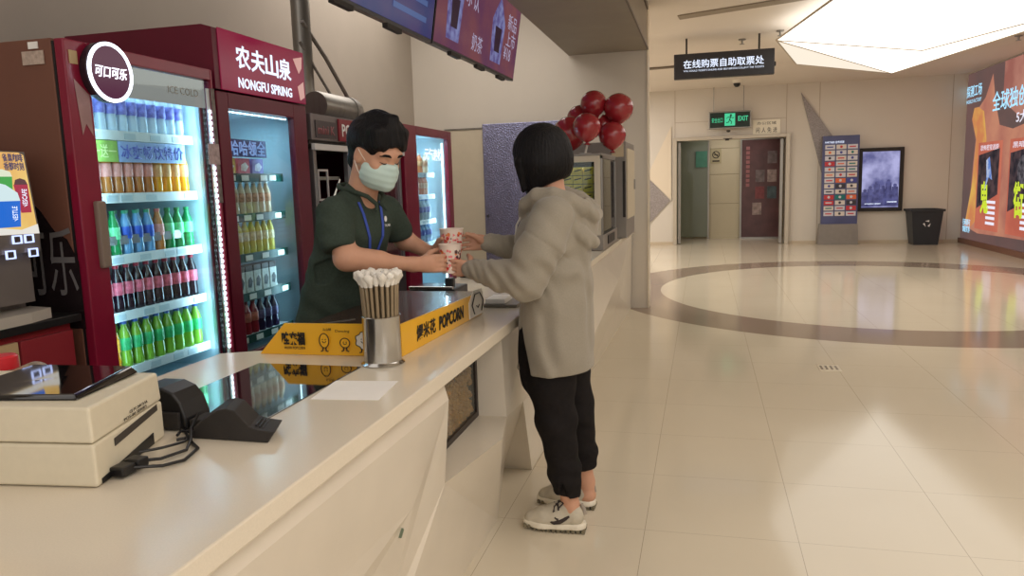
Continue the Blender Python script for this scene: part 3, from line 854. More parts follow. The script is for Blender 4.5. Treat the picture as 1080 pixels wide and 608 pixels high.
# glass inset in the worktop
tag(MB().box(-1.375, 1.48, 0.897, -1.02, 2.065, 0.9035, 0.001).build('glass_inset', mat('black_glass', (16, 16, 18), 0.03, coat=1.0)), 'black mirror glass panel set flush into the worktop near the popcorn box', 'glass panel')
# printed sheet
tag(MB().prism([(-1.000, 1.72, 0.9005), (-0.815, 1.74, 0.9005), (-0.838, 1.925, 0.9005), (-1.022, 1.905, 0.9005)], (0, 0, 0.0012)).build('paper_sheet', M['paper']), 'white sheet of paper taped flat on the worktop beside the straw holder', 'paper')

# ------------------------------------------------------------------ popcorn box with yellow panels
pb = thing('popcorn_counter_box', 'yellow popcorn box with dark lid and black cartoon lettering on the worktop', 'box', (-1.13, 2.65, 0.9))
yl = mat('yellow_board', (236, 178, 42), 0.35, var=0.03, coat=0.2)
MB().prism([(-1.455, 2.198, 0.901), (-0.945, 2.215, 0.901), (-0.945, 2.213, 1.008), (-1.355, 2.198, 1.008)], (0, 0.006, 0)).build('front_panel', yl, pb)
MB().prism([(-0.945, 2.215, 0.901), (-0.915, 3.02, 0.901), (-0.915, 3.02, 0.995), (-0.945, 2.215, 1.008)], (-0.006, 0, 0)).build('side_panel', yl, pb)
MB().prism([(-1.325, 2.225, 0.97), (-0.955, 2.225, 0.97), (-0.925, 3.08, 0.97), (-1.325, 3.08, 0.97)], (0, 0, 0.018)).build('lid', mat('dark_lid', (62, 44, 38), 0.25, var=0.2, vscale=4, coat=0.4), pb)
MB().box(-1.32, 2.23, 0.901, -0.96, 3.06, 0.97).build('inner_box', mat('box_inner', (80, 60, 50), 0.5), pb)
MB().prism([(-1.2, 2.4, 0.9885), (-1.19, 2.39, 0.9885), (-1.30, 2.25, 0.9885), (-1.31, 2.26, 0.9885)], (0, 0, 0.001)).build('lid_seam', M['steel_b'], pb)
text(pb, '爆米花', (-0.9365, 2.42, 0.952), (0.036, 1, 0), (0, 0, 1), 0.17, 0.055, M['ktxt'], bold=0.02, depth=0.001)
text(pb, 'POPCORN', (-0.926, 2.665, 0.950), (0.036, 1, 0), (0, 0, 1), 0.26, 0.052, M['ktxt'], bold=0.03, depth=0.001, shear=0.1)
text(pb, '哇来福', (-1.325, 2.197, 0.957), (1, 0.03, 0), (0, 0, 1), 0.085, 0.045, M['ktxt'], bold=0.04, depth=0.001)
text(pb, 'WOW POPCORN', (-1.322, 2.197, 0.925), (1, 0.03, 0), (0, 0, 1), 0.075, 0.009, M['ktxt'], depth=0.001)
text(pb, 'Dancing', (-1.145, 2.199, 0.984), (1, 0.03, 0), (0, 0, 1), 0.05, 0.010, M['ktxt'], depth=0.001)
text(pb, '么么哒', (-1.20, 2.199, 0.990), (1, 0.03, 0), (0, 0, 1), 0.03, 0.009, M['ktxt'], depth=0.001)
def outline(mb, cx, cz, rx, rz, y, n=26, w=0.0016, bumps=0, a0=0, a1=2 * PI):
    pts = []
    for i in range(n + 1):
        a = a0 + (a1 - a0) * i / n
        k = 1 + (0.10 * math.cos(a * bumps) if bumps else 0)
        pts.append((cx + rx * k * math.cos(a), y, cz + rz * k * math.sin(a)))
    mb.tube(pts, w, 6)
def figure(cx, cz, rx, rz, bumps, fill, nm):
    y = 2.1965
    body = MB()
    n = 26
    body.prism([(cx + rx * (1 + (0.10 * math.cos(2 * PI * i / n * bumps) if bumps else 0)) * math.cos(2 * PI * i / n), y + 0.001, cz + rz * (1 + (0.10 * math.cos(2 * PI * i / n * bumps) if bumps else 0)) * math.sin(2 * PI * i / n)) for i in range(n)], (0, -0.0008, 0))
    body.build('drawn_kernel', fill, pb)
    l = MB(); outline(l, cx, cz, rx, rz, y - 0.0006, bumps=bumps)
    outline(l, cx, cz - rz * 0.05, rx * 0.35, rz * 0.25, y - 0.0006, n=8, w=0.0012, a0=PI, a1=2 * PI)
    for s in (-1, 1):
        l.sphere((cx + s * rx * 0.3, y - 0.001, cz + rz * 0.18), 0.0018, 8, 6)
        l.tube([(cx + s * rx * 0.3, y - 0.0006, cz - rz), (cx + s * rx * 0.35, y - 0.0006, cz - rz - 0.010), (cx + s * (rx * 0.35 + 0.007), y - 0.0006, cz - rz - 0.012)], 0.0022, 6)
    l.build('drawn_outline', M['ktxt'], pb)
wy = mat('kernel_white', (232, 226, 214), 0.5)
figure(-1.212, 0.952, 0.017, 0.024, 0, yl, 'a'); figure(-1.137, 0.946, 0.017, 0.016, 0, yl, 'b'); figure(-1.068, 0.955, 0.030, 0.028, 7, wy, 'c')
MB().prism([(-0.916, 2.86, 0.905), (-0.911, 3.03, 0.905), (-0.911, 3.05, 0.955), (-0.911, 3.02, 1.01), (-0.915, 2.92, 1.015), (-0.917, 2.86, 0.97)], (-0.004, 0, 0)).build('kernel_cutout', wy, pb)
l = MB(); l.tube([(-0.908, 2.9, 0.92), (-0.908, 2.87, 0.96), (-0.908, 2.91, 1.0), (-0.908, 2.98, 1.0), (-0.908, 3.03, 0.96), (-0.908, 3.0, 0.92)], 0.0025, 6); l.tube([(-0.908, 2.93, 0.95), (-0.908, 2.95, 0.94), (-0.908, 2.97, 0.95)], 0.002, 6)
l.build('cutout_outline', M['ktxt'], pb)

# ------------------------------------------------------------------ straws
SH = Vector((-0.972, 2.125, 0.9))
sh = thing('straw_holder', 'polished steel cylinder holding straws on the worktop edge', 'straw holder', SH)
MB().lathe([(0.0, 0.0), (0.066, 0.0), (0.068, 0.004), (0.062, 0.008), (0.0585, 0.012), (0.0585, 0.150), (0.0605, 0.153), (0.0575, 0.155), (0.056, 0.150), (0.056, 0.012), (0, 0.012)], SH, 40).build('cup', M['steel'], sh, True)
sm1 = mat('straw_brown', (142, 124, 98), 0.4, var=0.12); sm2 = mat('straw_wrap', (226, 220, 210), 0.7, var=0.05, bump=0.3, bscale=200)
st = None
rng = random.Random(11)
ns_ = 0
cells = [(0, 0)] + [(0.020 * math.cos(a), 0.020 * math.sin(a)) for a in np.linspace(0, 2 * PI, 9)[:-1]] + [(0.043 * math.cos(a), 0.043 * math.sin(a)) for a in np.linspace(0.2, 2 * PI + 0.2, 22)[:-1]]
for i, (dx, dy) in enumerate(cells):
    if st is None:
        st = thing('drinking_straw', 'brown drinking straw with white paper tip standing in the steel holder', 'drinking straw', (0, 0, 0), 'straws in the steel holder')
        st_a = MB().tube([(0, 0, 0), (0, 0, 0.245)], 0.0050, 10).build('tube', sm1, st)
        st_b = MB().tube([(0, 0, 0.236), (0.001, 0, 0.250), (0.006, 0.003, 0.262), (0.012, -0.003, 0.270), (0.004, -0.008, 0.276)], [0.0060, 0.0105, 0.0135, 0.0125, 0.007], 9).build('paper_tip', sm2, st, True)
        s_ = st
    else:
        s_ = copy_tree(st, (0, 0, 0), [(st_a, []), (st_b, [])])
    s_.location = SH + Vector((dx, dy, 0.0135))
    s_.rotation_euler = (-dy * 2.6 * 0.0 + rng.uniform(-.02, .02) - dy * 1.6, dx * 1.6 + rng.uniform(-.02, .02), rng.uniform(0, 6))
    s_.rotation_mode = 'ZYX'; s_.rotation_euler = (-dy * 1.3, dx * 1.3, rng.uniform(0, 6))
    s_.location.z += rng.uniform(-0.003, 0.006)

# ------------------------------------------------------------------ receipt printer (aligned to the counter, turned a little)
pr = thing('receipt_printer', 'cream receipt printer with black glossy lid at the worktop end', 'printer', (-1.3, 1.25, 0.9))
cream = mat('printer_cream', (216, 206, 182), 0.45, var=0.02, vscale=50)
F0, F1, K1, K0 = Vector((-1.56, 1.06, 0)), Vector((-1.105, 1.112, 0)), Vector((-1.185, 1.395, 0)), Vector((-1.60, 1.36, 0))
def blk(z0, z1, ins=0.0, inst=0.0, m=cream, nm='body', bev=0.006, zb=None):
    cx = (F0 + F1 + K0 + K1) / 4
    def q(p, z, s): d = (cx - p); d.z = 0; return p + d.normalized() * s + Vector((0, 0, z))
    t = MB()
    b = [q(p, z0, ins) for p in (F0, F1, K1, K0)]; a = [q(p, z1, inst) for p in (F0, F1, K1, K0)]
    if zb is not None: a[2].z = zb; a[3].z = zb
    t.poly(b + a, [(3, 2, 1, 0), (4, 5, 6, 7), (0, 1, 5, 4), (1, 2, 6, 5), (2, 3, 7, 6), (3, 0, 4, 7)])
    o = t.build(nm, m, pr)
    md = o.modifiers.new('Bevel', 'BEVEL'); md.width = bev; md.segments = 3
    return o
blk(0.902, 0.986, nm='lower_body'); blk(0.988, 1.058, 0.0, 0.004, nm='upper_body', zb=1.052)
# lid, slightly sloping glossy black with a lens shaped reflection
def on_top(u, v, z):
    a = F0.lerp(F1, u); b = K0.lerp(K1, u); p = a.lerp(b, v); return Vector((p.x, p.y, z))
t = MB(); t.poly([on_top(0.18, 0.10, 1.058), on_top(0.88, 0.16, 1.058), on_top(0.90, 0.95, 1.055), on_top(0.26, 0.97, 1.055), on_top(0.20, 0.14, 1.066), on_top(0.86, 0.19, 1.068), on_top(0.87, 0.92, 1.072), on_top(0.28, 0.94, 1.072)], [(3, 2, 1, 0), (4, 5, 6, 7), (0, 1, 5, 4), (1, 2, 6, 5), (2, 3, 7, 6), (3, 0, 4, 7)])
lid = t.build('lid', mat('lid_black', (14, 14, 16), 0.04, coat=1.0), pr)
md = lid.modifiers.new('Bevel', 'BEVEL'); md.width = 0.004; md.segments = 2
def on_side(u, z, off=0.0008):
    p = F1.lerp(K1, u); n = Vector(((K1 - F1).y, -(K1 - F1).x, 0)).normalized(); return p + n * off + Vector((0, 0, z))
sd = (K1 - F1).normalized()
MB().prism([on_side(0.25, 0.958), on_side(0.90, 0.972), on_side(0.90, 0.986), on_side(0.25, 0.974)], Vector((sd.y, -sd.x, 0)) * 0.001).build('paper_slot', mat('slot_shadow', (70, 64, 58), 0.6), pr)
text(pr, 'POS-80 SERIES', on_side(0.57, 0.997, 0.001), sd, (0, 0, 1), 0.10, 0.006, M['ktxt'], depth=0.0005)
text(pr, 'CE FC 24V 2.5A', on_side(0.62, 1.006, 0.001), sd, (0, 0, 1), 0.08, 0.006, M['ktxt'], depth=0.0005)
MB().prism([on_side(0.05, 0.905), on_side(0.80, 0.905), on_side(0.80, 0.93), on_side(0.05, 0.915)], Vector((sd.y, -sd.x, 0)) * 0.0015).build('port_recess', M['black'], pr)
fd = (F1 - F0).normalized()
def on_front(u, z): p = F0.lerp(F1, u); return p + Vector((fd.y, -fd.x, 0)) * 0.001 + Vector((0, 0, z))
MB().prism([on_front(0.30, 1.04), on_front(0.40, 1.04), on_front(0.40, 1.046), on_front(0.30, 1.046)], Vector((fd.y, -fd.x, 0)) * 0.001).build('badge', mat('badge_grey', (170, 160, 140), 0.4), pr)
# plugs and cables
cbm = mat('cable_black', (24, 22, 22), 0.4)
t = MB()
t.tube([(-1.115, 1.17, 0.917), (-1.08, 1.19, 0.915), (-1.05, 1.22, 0.908), (-1.03, 1.26, 0.906), (-1.05, 1.33, 0.905), (-1.10, 1.37, 0.905), (-1.15, 1.42, 0.905)], 0.0035, 8)
t.tube([(-1.11, 1.20, 0.92), (-1.07, 1.24, 0.914), (-1.055, 1.30, 0.912), (-1.09, 1.36, 0.912), (-1.12, 1.40, 0.92), (-1.135, 1.45, 0.94)], 0.0035, 8)
t.tube([(-1.12, 1.24, 0.925), (-1.09, 1.27, 0.925), (-1.08, 1.32, 0.920), (-1.10, 1.36, 0.910), (-1.13, 1.40, 0.906), (-1.18, 1.45, 0.906)], 0.003, 8)
t.tube([(-1.135, 1.37, 0.905), (-1.115, 1.395, 0.905), (-1.13, 1.42, 0.907), (-1.155, 1.41, 0.91), (-1.14, 1.38, 0.912)], 0.0035, 8)
cab = t.build('cable', cbm, None, True)
tag(cab, 'tangled black cables coming out of the side of the receipt printer', 'cable')
MB().box(-1.118, 1.155, 0.906, -1.085, 1.19, 0.925, 0.004).box(-1.115, 1.19, 0.908, -1.08, 1.22, 0.928, 0.004).build('plug', M['black'], cab)
# black rounded scanner behind
sc_ = thing('barcode_scanner', 'black rounded barcode scanner base standing behind the receipt printer', 'scanner', (-1.25, 1.47, 0.9))
pts = [(-1.285, 0.902), (-1.16, 0.902), (-1.163, 0.93), (-1.175, 0.965), (-1.195, 0.988), (-1.225, 1.0), (-1.285, 1.0)]
o = MB().prism([(x, 1.44, z) for x, z in pts], (0, 0.09, 0)).build('housing', M['black'], sc_)
md = o.modifiers.new('Bevel', 'BEVEL'); md.width = 0.006; md.segments = 3
MB().box(-1.28, 1.43, 0.905, -1.175, 1.44, 0.945, 0.003).build('lower_cover', M['blackm'], sc_)
MB().box(-1.155, 1.44, 0.902, -1.11, 1.50, 0.928, 0.004).build('foot', M['blackm'], sc_)
# phone stand
ps = []
prof = [(-1.115, 0.9015), (-0.922, 0.9015), (-0.905, 0.926), (-0.945, 0.929), (-0.965, 0.935), (-0.985, 0.955), (-1.0, 0.970), (-1.022, 0.974), (-1.045, 0.968), (-1.06, 0.958), (-1.108, 0.926)]
o = MB().prism([(x, 1.395 + 0.0 * x, z) for x, z in prof], (-0.03, 0.085, 0)).build('phone_stand', M['blackm'])
md = o.modifiers.new('Bevel', 'BEVEL'); md.width = 0.002; md.segments = 2
tag(o, 'black curved plastic phone stand on the worktop beside the glass panel', 'phone stand')
t = MB()
for k in range(3): t.tube([(-0.958 + k * 0.008, 1.41, 0.934 - k * 0.003), (-0.978 + k * 0.008, 1.468, 0.934 - k * 0.003)], 0.002, 6)
t.build('grip_ridges', M['black'], o)
# payment terminal and papers further on
tm = thing('payment_terminal', 'black flat card terminal with silver front edge behind the popcorn box', 'card terminal', (-1.18, 3.25, 0.9))
MB().box(-1.30, 3.16, 0.902, -1.08, 3.36, 0.985, 0.01).build('body', M['black'], tm)
MB().box(-1.295, 3.145, 0.985, -1.085, 3.165, 0.998, 0.003).build('silver_edge', M['steel'], tm)
MB().box(-1.14, 3.2, 0.985, -1.10, 3.24, 1.03, 0.008).build('lens', M['black'], tm)
MB().box(-1.29, 3.17, 0.985, -1.16, 3.34, 0.989, 0.001).build('screen', mat('screen_grey', (120, 128, 140), 0.1, coat=0.6), tm)
tr = thing('paper_tray', 'white papers in a shallow black tray behind the cups', 'tray', (-1.15, 4.4, 0.9))
MB().box(-1.40, 4.2, 0.902, -0.98, 4.6, 0.925, 0.004).build('tray_body', M['black'], tr)
MB().box(-1.38, 4.21, 0.925, -1.0, 4.59, 0.945, 0.002).build('paper_pile', M['paper'], tr)
cl = thing('cash_clip_board', 'small clear card holder on the worktop by the hoodie', 'card holder', (-0.86, 3.3, 0.9))
MB().box(-0.96, 3.18, 0.902, -0.80, 3.36, 0.914, 0.003).build('base', mat('holder_grey', (120, 116, 108), 0.3), cl)
MB().box(-0.95, 3.2, 0.914, -0.86, 3.34, 0.935, 0.002).build('card_stack', M['paper'], cl)

# ------------------------------------------------------------------ display warmer on the far counter
wm = thing('display_warmer', 'glass fronted snack display warmer with steel frame on the far counter', 'display warmer', (-1.0, 6.2, 0.9))
MB().box(-1.32, 5.88, 0.902, -0.76, 6.85, 1.02, 0.004).build('base', M['steel_p'], wm)
MB().box(-1.30, 5.86, 0.93, -0.95, 5.88, 1.0, 0.002).build('base_drawer', mat('warmer_drawer', (96, 84, 74), 0.4), wm)
MB().box(-0.758, 6.15, 0.93, -0.752, 6.6, 1.0, 0.001).build('control_panel', M['blackm'], wm)
MB().frame(-1.32, 1.02, -0.78, 1.64, 0.045, 5.88, 5.92, axis='y').build('front_frame', mat('frame_pale', (196, 186, 168), 0.35), wm)
MB().box(-1.28, 5.895, 1.06, -0.83, 5.90, 1.6).build('front_glass', M['glass'], wm)
MB().box(-0.776, 5.93, 1.04, -0.772, 6.82, 1.62).build('side_glass', glassmat('warmer_glass', (150, 150, 156), 0.12, haze=0.3, hazec=(90, 86, 86)), wm)
t = MB()
for y in (5.90, 6.80): t.box(-0.80, y, 1.02, -0.765, y + 0.03, 1.64)
t.box(-0.80, 5.9, 1.62, -0.765, 6.83, 1.64)
t.build('side_frame', M['steel_b'], wm)
MB().box(-1.32, 5.88, 1.64, -0.765, 6.85, 1.66, 0.003).build('top', M['steel_p'], wm)
MB().box(-1.32, 6.80, 1.02, -0.79, 6.84, 1.64).build('back', M['blackm'], wm)
MB().box(-1.30, 5.95, 1.28, -0.80, 6.78, 1.29).build('wire_shelf', M['steel_b'], wm)
MB().box(-1.28, 6.0, 1.60, -0.85, 6.05, 1.62).build('lamp_tube', emat('warmer_lamp', (210, 236, 240), 3.0), wm)
yb = mat('snack_yellow', (226, 190, 70), 0.5, var=0.15, vscale=30); kb = mat('snack_print', (60, 44, 30), 0.5)
sb = None
grid = [(c_, r_) for r_ in range(4) for c_ in range(3)]
rows = ['bottom', 'second lowest', 'second highest', 'top']
for c_, r_ in grid:
    x = -1.06 + c_ * 0.082; z = 1.291 + r_ * 0.068
    if sb is None:
        sb = thing('snack_carton', '', 'snack carton', (0, 0, 0), 'yellow snack cartons in the display warmer')
        s1 = MB().box(-0.038, 0, 0, 0.038, 0.10, 0.062, 0.002).build('carton', yb, sb)
        s2 = MB().prism([(-0.028, -0.001, 0.036), (0.028, -0.001, 0.048), (0.028, -0.001, 0.038), (-0.028, -0.001, 0.026)], (0, -0.001, 0)).build('print', kb, sb)
        q = sb; q.location = (x, 6.02, z)
    else: q = copy_tree(sb, (x, 6.02, z), [(s1, []), (s2, [])])
    q['label'] = 'yellow snack carton in the warmer, %s row, %s from the glass corner post' % (rows[r_], ['third', 'second', 'first'][c_])
pc_ = mat('warmer_dark', (50, 52, 60), 0.4, var=0.4, vscale=20)
fb = None
for i, (x, y) in enumerate([(-1.18, 6.08), (-1.08, 6.05), (-0.98, 6.07), (-0.89, 6.06)]):
    o = MB().lathe([(0, 0), (0.032, 0), (0.04, 0.15), (0.0, 0.15)], (x, y, 1.022), 14).sphere((x, y, 1.175), 0.034, 12, 8, (1, 1, 0.6)).build('snack_cup', [mat('cup_dark', (56, 60, 70), 0.4), mat('cup_blue', (90, 110, 140), 0.4), mat('cup_grey', (150, 150, 150), 0.4), mat('cup_ink', (36, 36, 44), 0.4)][i])
    tag(o, '%s snack cup on the floor of the display warmer' % ['charcoal', 'slate blue', 'pale grey', 'near black'][i], 'cup', 'cups in the display warmer')
c2 = thing('tall_counter_cabinet', 'tall narrow cabinet with cream door behind the display warmer', 'cabinet', (-0.75, 7.4, 0.9))
MB().box(-1.25, 7.1, 0.902, -0.70, 7.95, 1.80, 0.004).build('body', M['steel_p'], c2)
MB().box(-0.70, 7.16, 1.08, -0.69, 7.9, 1.74, 0.002).build('side_door', mat('cabinet_cream', (206, 194, 170), 0.4), c2)
MB().box(-0.73, 7.092, 1.10, -0.705, 7.10, 1.62, 0.001).build('front_stile', M['blackm'], c2)
MB().box(-0.83, 7.09, 1.66, -0.72, 7.10, 1.78, 0.001).build('label_plate', mat('plate_tan', (196, 180, 150), 0.5), c2)
MB().box(-0.689, 7.80, 1.35, -0.675, 7.83, 1.45, 0.002).build('handle', M['steel_b'], c2)
# balloons
bmat = mat('balloon_red', (150, 36, 44), 0.22, coat=0.5, var=0.05)
BL = [(-0.855, 6.12, 2.055, 0.108, ''), (-0.655, 6.10, 2.01, 0.118, ''), (-0.985, 6.22, 1.955, 0.108, ''), (-0.865, 5.80, 1.855, 0.108, ''), (-1.04, 6.05, 1.83, 0.135, ''), (-0.695, 6.00, 1.795, 0.108, ''), (-0.79, 6.16, 1.885, 0.09, '')]
BLL = ['topmost red balloon of the cluster above the display warmer', 'red balloon high on the pillar side of the cluster', 'red balloon just below the topmost one, touching its darker side', 'smaller red balloon at the front centre of the cluster', 'largest red balloon of the cluster, nearest the black haired customer', 'lowest red balloon on the cabinet side of the cluster', 'red balloon half hidden behind the front centre balloon']
for (x, y, z, r, _), lb in zip(BL, BLL):
    o = MB().lathe([(0, -1.10 * r), (0.06 * r, -1.08 * r), (0.36 * r, -0.95 * r), (0.70 * r, -0.70 * r), (0.92 * r, -0.36 * r), (1.0 * r, 0.0), (0.96 * r, 0.32 * r), (0.80 * r, 0.62 * r), (0.52 * r, 0.86 * r), (0.25 * r, 0.97 * r), (0, r)], (x, y, z), 28).build('balloon', bmat, None, True)
    tag(o, lb, 'balloon', 'red balloons above the display warmer')
    MB().lathe([(0.03, 0), (0.014, 0.012), (0.014, 0.018), (0, 0.02)], (x, y, z - 1.10 * r - 0.016), 10).build('knot', bmat, o)
bs = MB().tube([(-0.92, 6.05, 1.662), (-0.90, 6.06, 1.75), (-0.86, 6.08, 1.83), (-0.80, 6.1, 1.96), (-0.74, 6.1, 2.03)], 0.009, 8).lathe([(0.05, 1.662), (0.05, 1.668), (0.0, 1.67)], (-0.92, 6.05, 0), 16).build('balloon_stand', M['white'], None)
tag(bs, 'thin white balloon stick standing on top of the display warmer', 'balloon stick')

# ------------------------------------------------------------------ staff door and sheet at the back wall
d = MB(); d.box(-2.92, 8.44, 0.0, -2.47, 8.48, 2.075, 0.004)
dd = struct(d.build('door_3', mat('cream_door', (204, 192, 170), 0.35, var=0.03)))
MB().box(-2.93, 8.43, 2.075, -2.46, 8.49, 2.09).build('door_head', M['steel_b'], dd)
d = MB(); d.box(-2.46, 8.40, 0.0, -1.42, 8.44, 2.125, 0.006)
hm = mat('hammered_steel', (146, 148, 180), 0.22, metal=0.75, bump=0.7, bscale=60, var=0.1)
dd = struct(d.build('door_4', hm))
MB().tube([(-2.42, 8.39, 1.08), (-2.42, 8.37, 1.08)], 0.014, 10).build('door_knob', M['blackm'], dd)
# ------------------------------------------------------------------ bottles and cartons
def clearm(n, c, a=0.6):
    m = mat(n, c, 0.12, coat=0.5)
    nt = m.node_tree; b = nt.nodes['Principled BSDF']; b.inputs['Alpha'].default_value = a
    return m
KIND = {
 'water': (clearm('water_clear', (206, 222, 232), 0.65), mat('water_label', (120, 120, 190), 0.4, var=0.4, vscale=60), mat('water_cap', (120, 150, 200), 0.4)),
 'tea': (clearm('tea_liquid', (196, 122, 60), 0.95), mat('tea_label', (232, 160, 150), 0.4, var=0.25, vscale=50), mat('tea_cap', (196, 96, 90), 0.4)),
 'orange': (clearm('orange_liquid', (240, 166, 30), 0.97), mat('orange_label', (236, 176, 120), 0.4, var=0.3, vscale=50), mat('orange_cap', (236, 232, 226), 0.4)),
 'lime': (clearm('lime_liquid', (40, 170, 90), 0.9), mat('lime_label', (190, 226, 130), 0.4, var=0.3, vscale=50), mat('lime_cap', (40, 170, 90), 0.4)),
 'blue': (clearm('blue_liquid', (110, 170, 220), 0.85), mat('blue_label', (40, 90, 200), 0.4, var=0.3, vscale=50), mat('blue_cap', (40, 150, 110), 0.4)),
 'green': (clearm('green_liquid', (20, 150, 84), 0.9), mat('green_label', (120, 220, 160), 0.4, var=0.3, vscale=50), mat('green_cap', (16, 130, 70), 0.4)),
 'cola': (clearm('cola_liquid', (34, 16, 30), 1.0), mat('cola_label', (206, 96, 116), 0.4, var=0.35, vscale=60), mat('cola_cap', (170, 40, 60), 0.4)),
 'fanta': (clearm('orange_soda', (226, 150, 30), 0.95), mat('soda_label', (240, 170, 60), 0.4, var=0.3, vscale=50), mat('soda_cap', (60, 80, 160), 0.4)),
 'apple': (clearm('apple_soda', (136, 186, 60), 0.9), mat('apple_label', (60, 180, 110), 0.4, var=0.3, vscale=50), mat('apple_cap', (50, 90, 170), 0.4)),
 'milk': (clearm('milk_drink', (214, 190, 160), 1.0), mat('milk_label', (200, 150, 120), 0.4, var=0.4, vscale=60), mat('milk_cap', (236, 236, 236), 0.4)),
 'lemon': (clearm('lemon_tea', (206, 190, 90), 1.0), mat('lemon_label', (216, 200, 160), 0.4, var=0.4, vscale=60), mat('lemon_cap', (226, 226, 216), 0.4)),
 'redcan': (clearm('red_drink', (150, 40, 50), 1.0), mat('red_label', (196, 110, 90), 0.4, var=0.4, vscale=60), mat('red_cap', (150, 50, 50), 0.4)),
 'dark': (clearm('dark_drink', (50, 40, 70), 1.0), mat('dark_label', (90, 80, 120), 0.4, var=0.4, vscale=60), mat('dark_cap', (60, 50, 80), 0.4)),
 'carrot': (clearm('orange_drink', (226, 130, 80), 1.0), mat('carrot_label', (236, 170, 120), 0.4, var=0.4, vscale=60), mat('carrot_cap', (236, 236, 236), 0.4)),
}
WORD = {'water': 'clear water', 'tea': 'amber tea', 'orange': 'orange juice', 'lime': 'lime green soda', 'blue': 'blue soda', 'green': 'deep green soda',
        'cola': 'dark cola', 'fanta': 'orange soda', 'apple': 'apple green soda', 'milk': 'milky drink', 'lemon': 'pale lemon tea', 'redcan': 'red drink', 'dark': 'dark violet drink', 'carrot': 'orange drink'}
KH = {}
def bottle_proto(kind, h=0.205, r=0.0245):
    k = (kind, h, r)
    if k in KH: return KH[k]
    b, l, c = KIND[kind]
    t = thing('drink_bottle', '', 'drink bottle', (0, 0, 0), 'bottles')
    s = h / 0.205
    prof = [(0, 0), (r * .85, 0), (r, .006 * s), (r * .96, .02 * s), (r, .035 * s), (r * .93, .055 * s), (r * .90, .075 * s), (r, .10 * s), (r, .13 * s), (r * .85, .15 * s), (r * .5, .175 * s), (r * .42, .185 * s), (r * .42, .195 * s), (0, .195 * s)]
    p1 = MB().lathe(prof, seg=16).build('bottle_body', b, t, True)
    p2 = MB().lathe([(r * .98, .075 * s), (r * 1.03, .078 * s), (r * 1.03, .128 * s), (r * .98, .131 * s)], seg=16).build('bottle_label', l, t, True)
    p3 = MB().lathe([(0, .190 * s), (r * .5, .190 * s), (r * .5, h), (0, h)], seg=12).build('bottle_cap', c, t)
    KH[k] = [t, p1, p2, p3, False]
    return KH[k]
def put_bottle(kind, loc, label, group, h=0.205, r=0.0245):
    P = bottle_proto(kind, h, r)
    if not P[4]: P[4] = True; o = P[0]; o.location = loc
    else: o = copy_tree(P[0], loc, [(P[1], []), (P[2], []), (P[3], [])])
    o['label'] = label; o['group'] = group
    return o
def carton_proto(name, c1, c2, w, d, h, top):
    t = thing(name, '', 'drink carton', (0, 0, 0), 'cartons')
    p1 = MB().box(-d, -w / 2, 0, 0, w / 2, h, 0.002).build('carton_box', mat(name + '_a', c1, 0.5, var=0.25, vscale=50), t)
    p2 = MB().prism([(0.001, -w * .3, h * .25), (0.001, w * .1, h * .2), (0.001, w * .35, h * .5), (0.001, w * .1, h * .75), (0.001, -w * .25, h * .6)], (0.001, 0, 0)).build('carton_print', mat(name + '_b', c2, 0.5, var=0.2, vscale=50), t)
    kids = [(p1, []), (p2, [])]
    if top:
        p3 = MB().box(-d, -w / 2, h, 0, w / 2, h + 0.03, 0.002).build('carton_top', mat(name + '_c', top, 0.5), t); kids.append((p3, []))
    return [t, kids, False]
def put_carton(P, loc, label, group):
    if not P[2]: P[2] = True; o = P[0]; o.location = loc
    else: o = copy_tree(P[0], loc, P[1])
    o['label'] = label; o['group'] = group

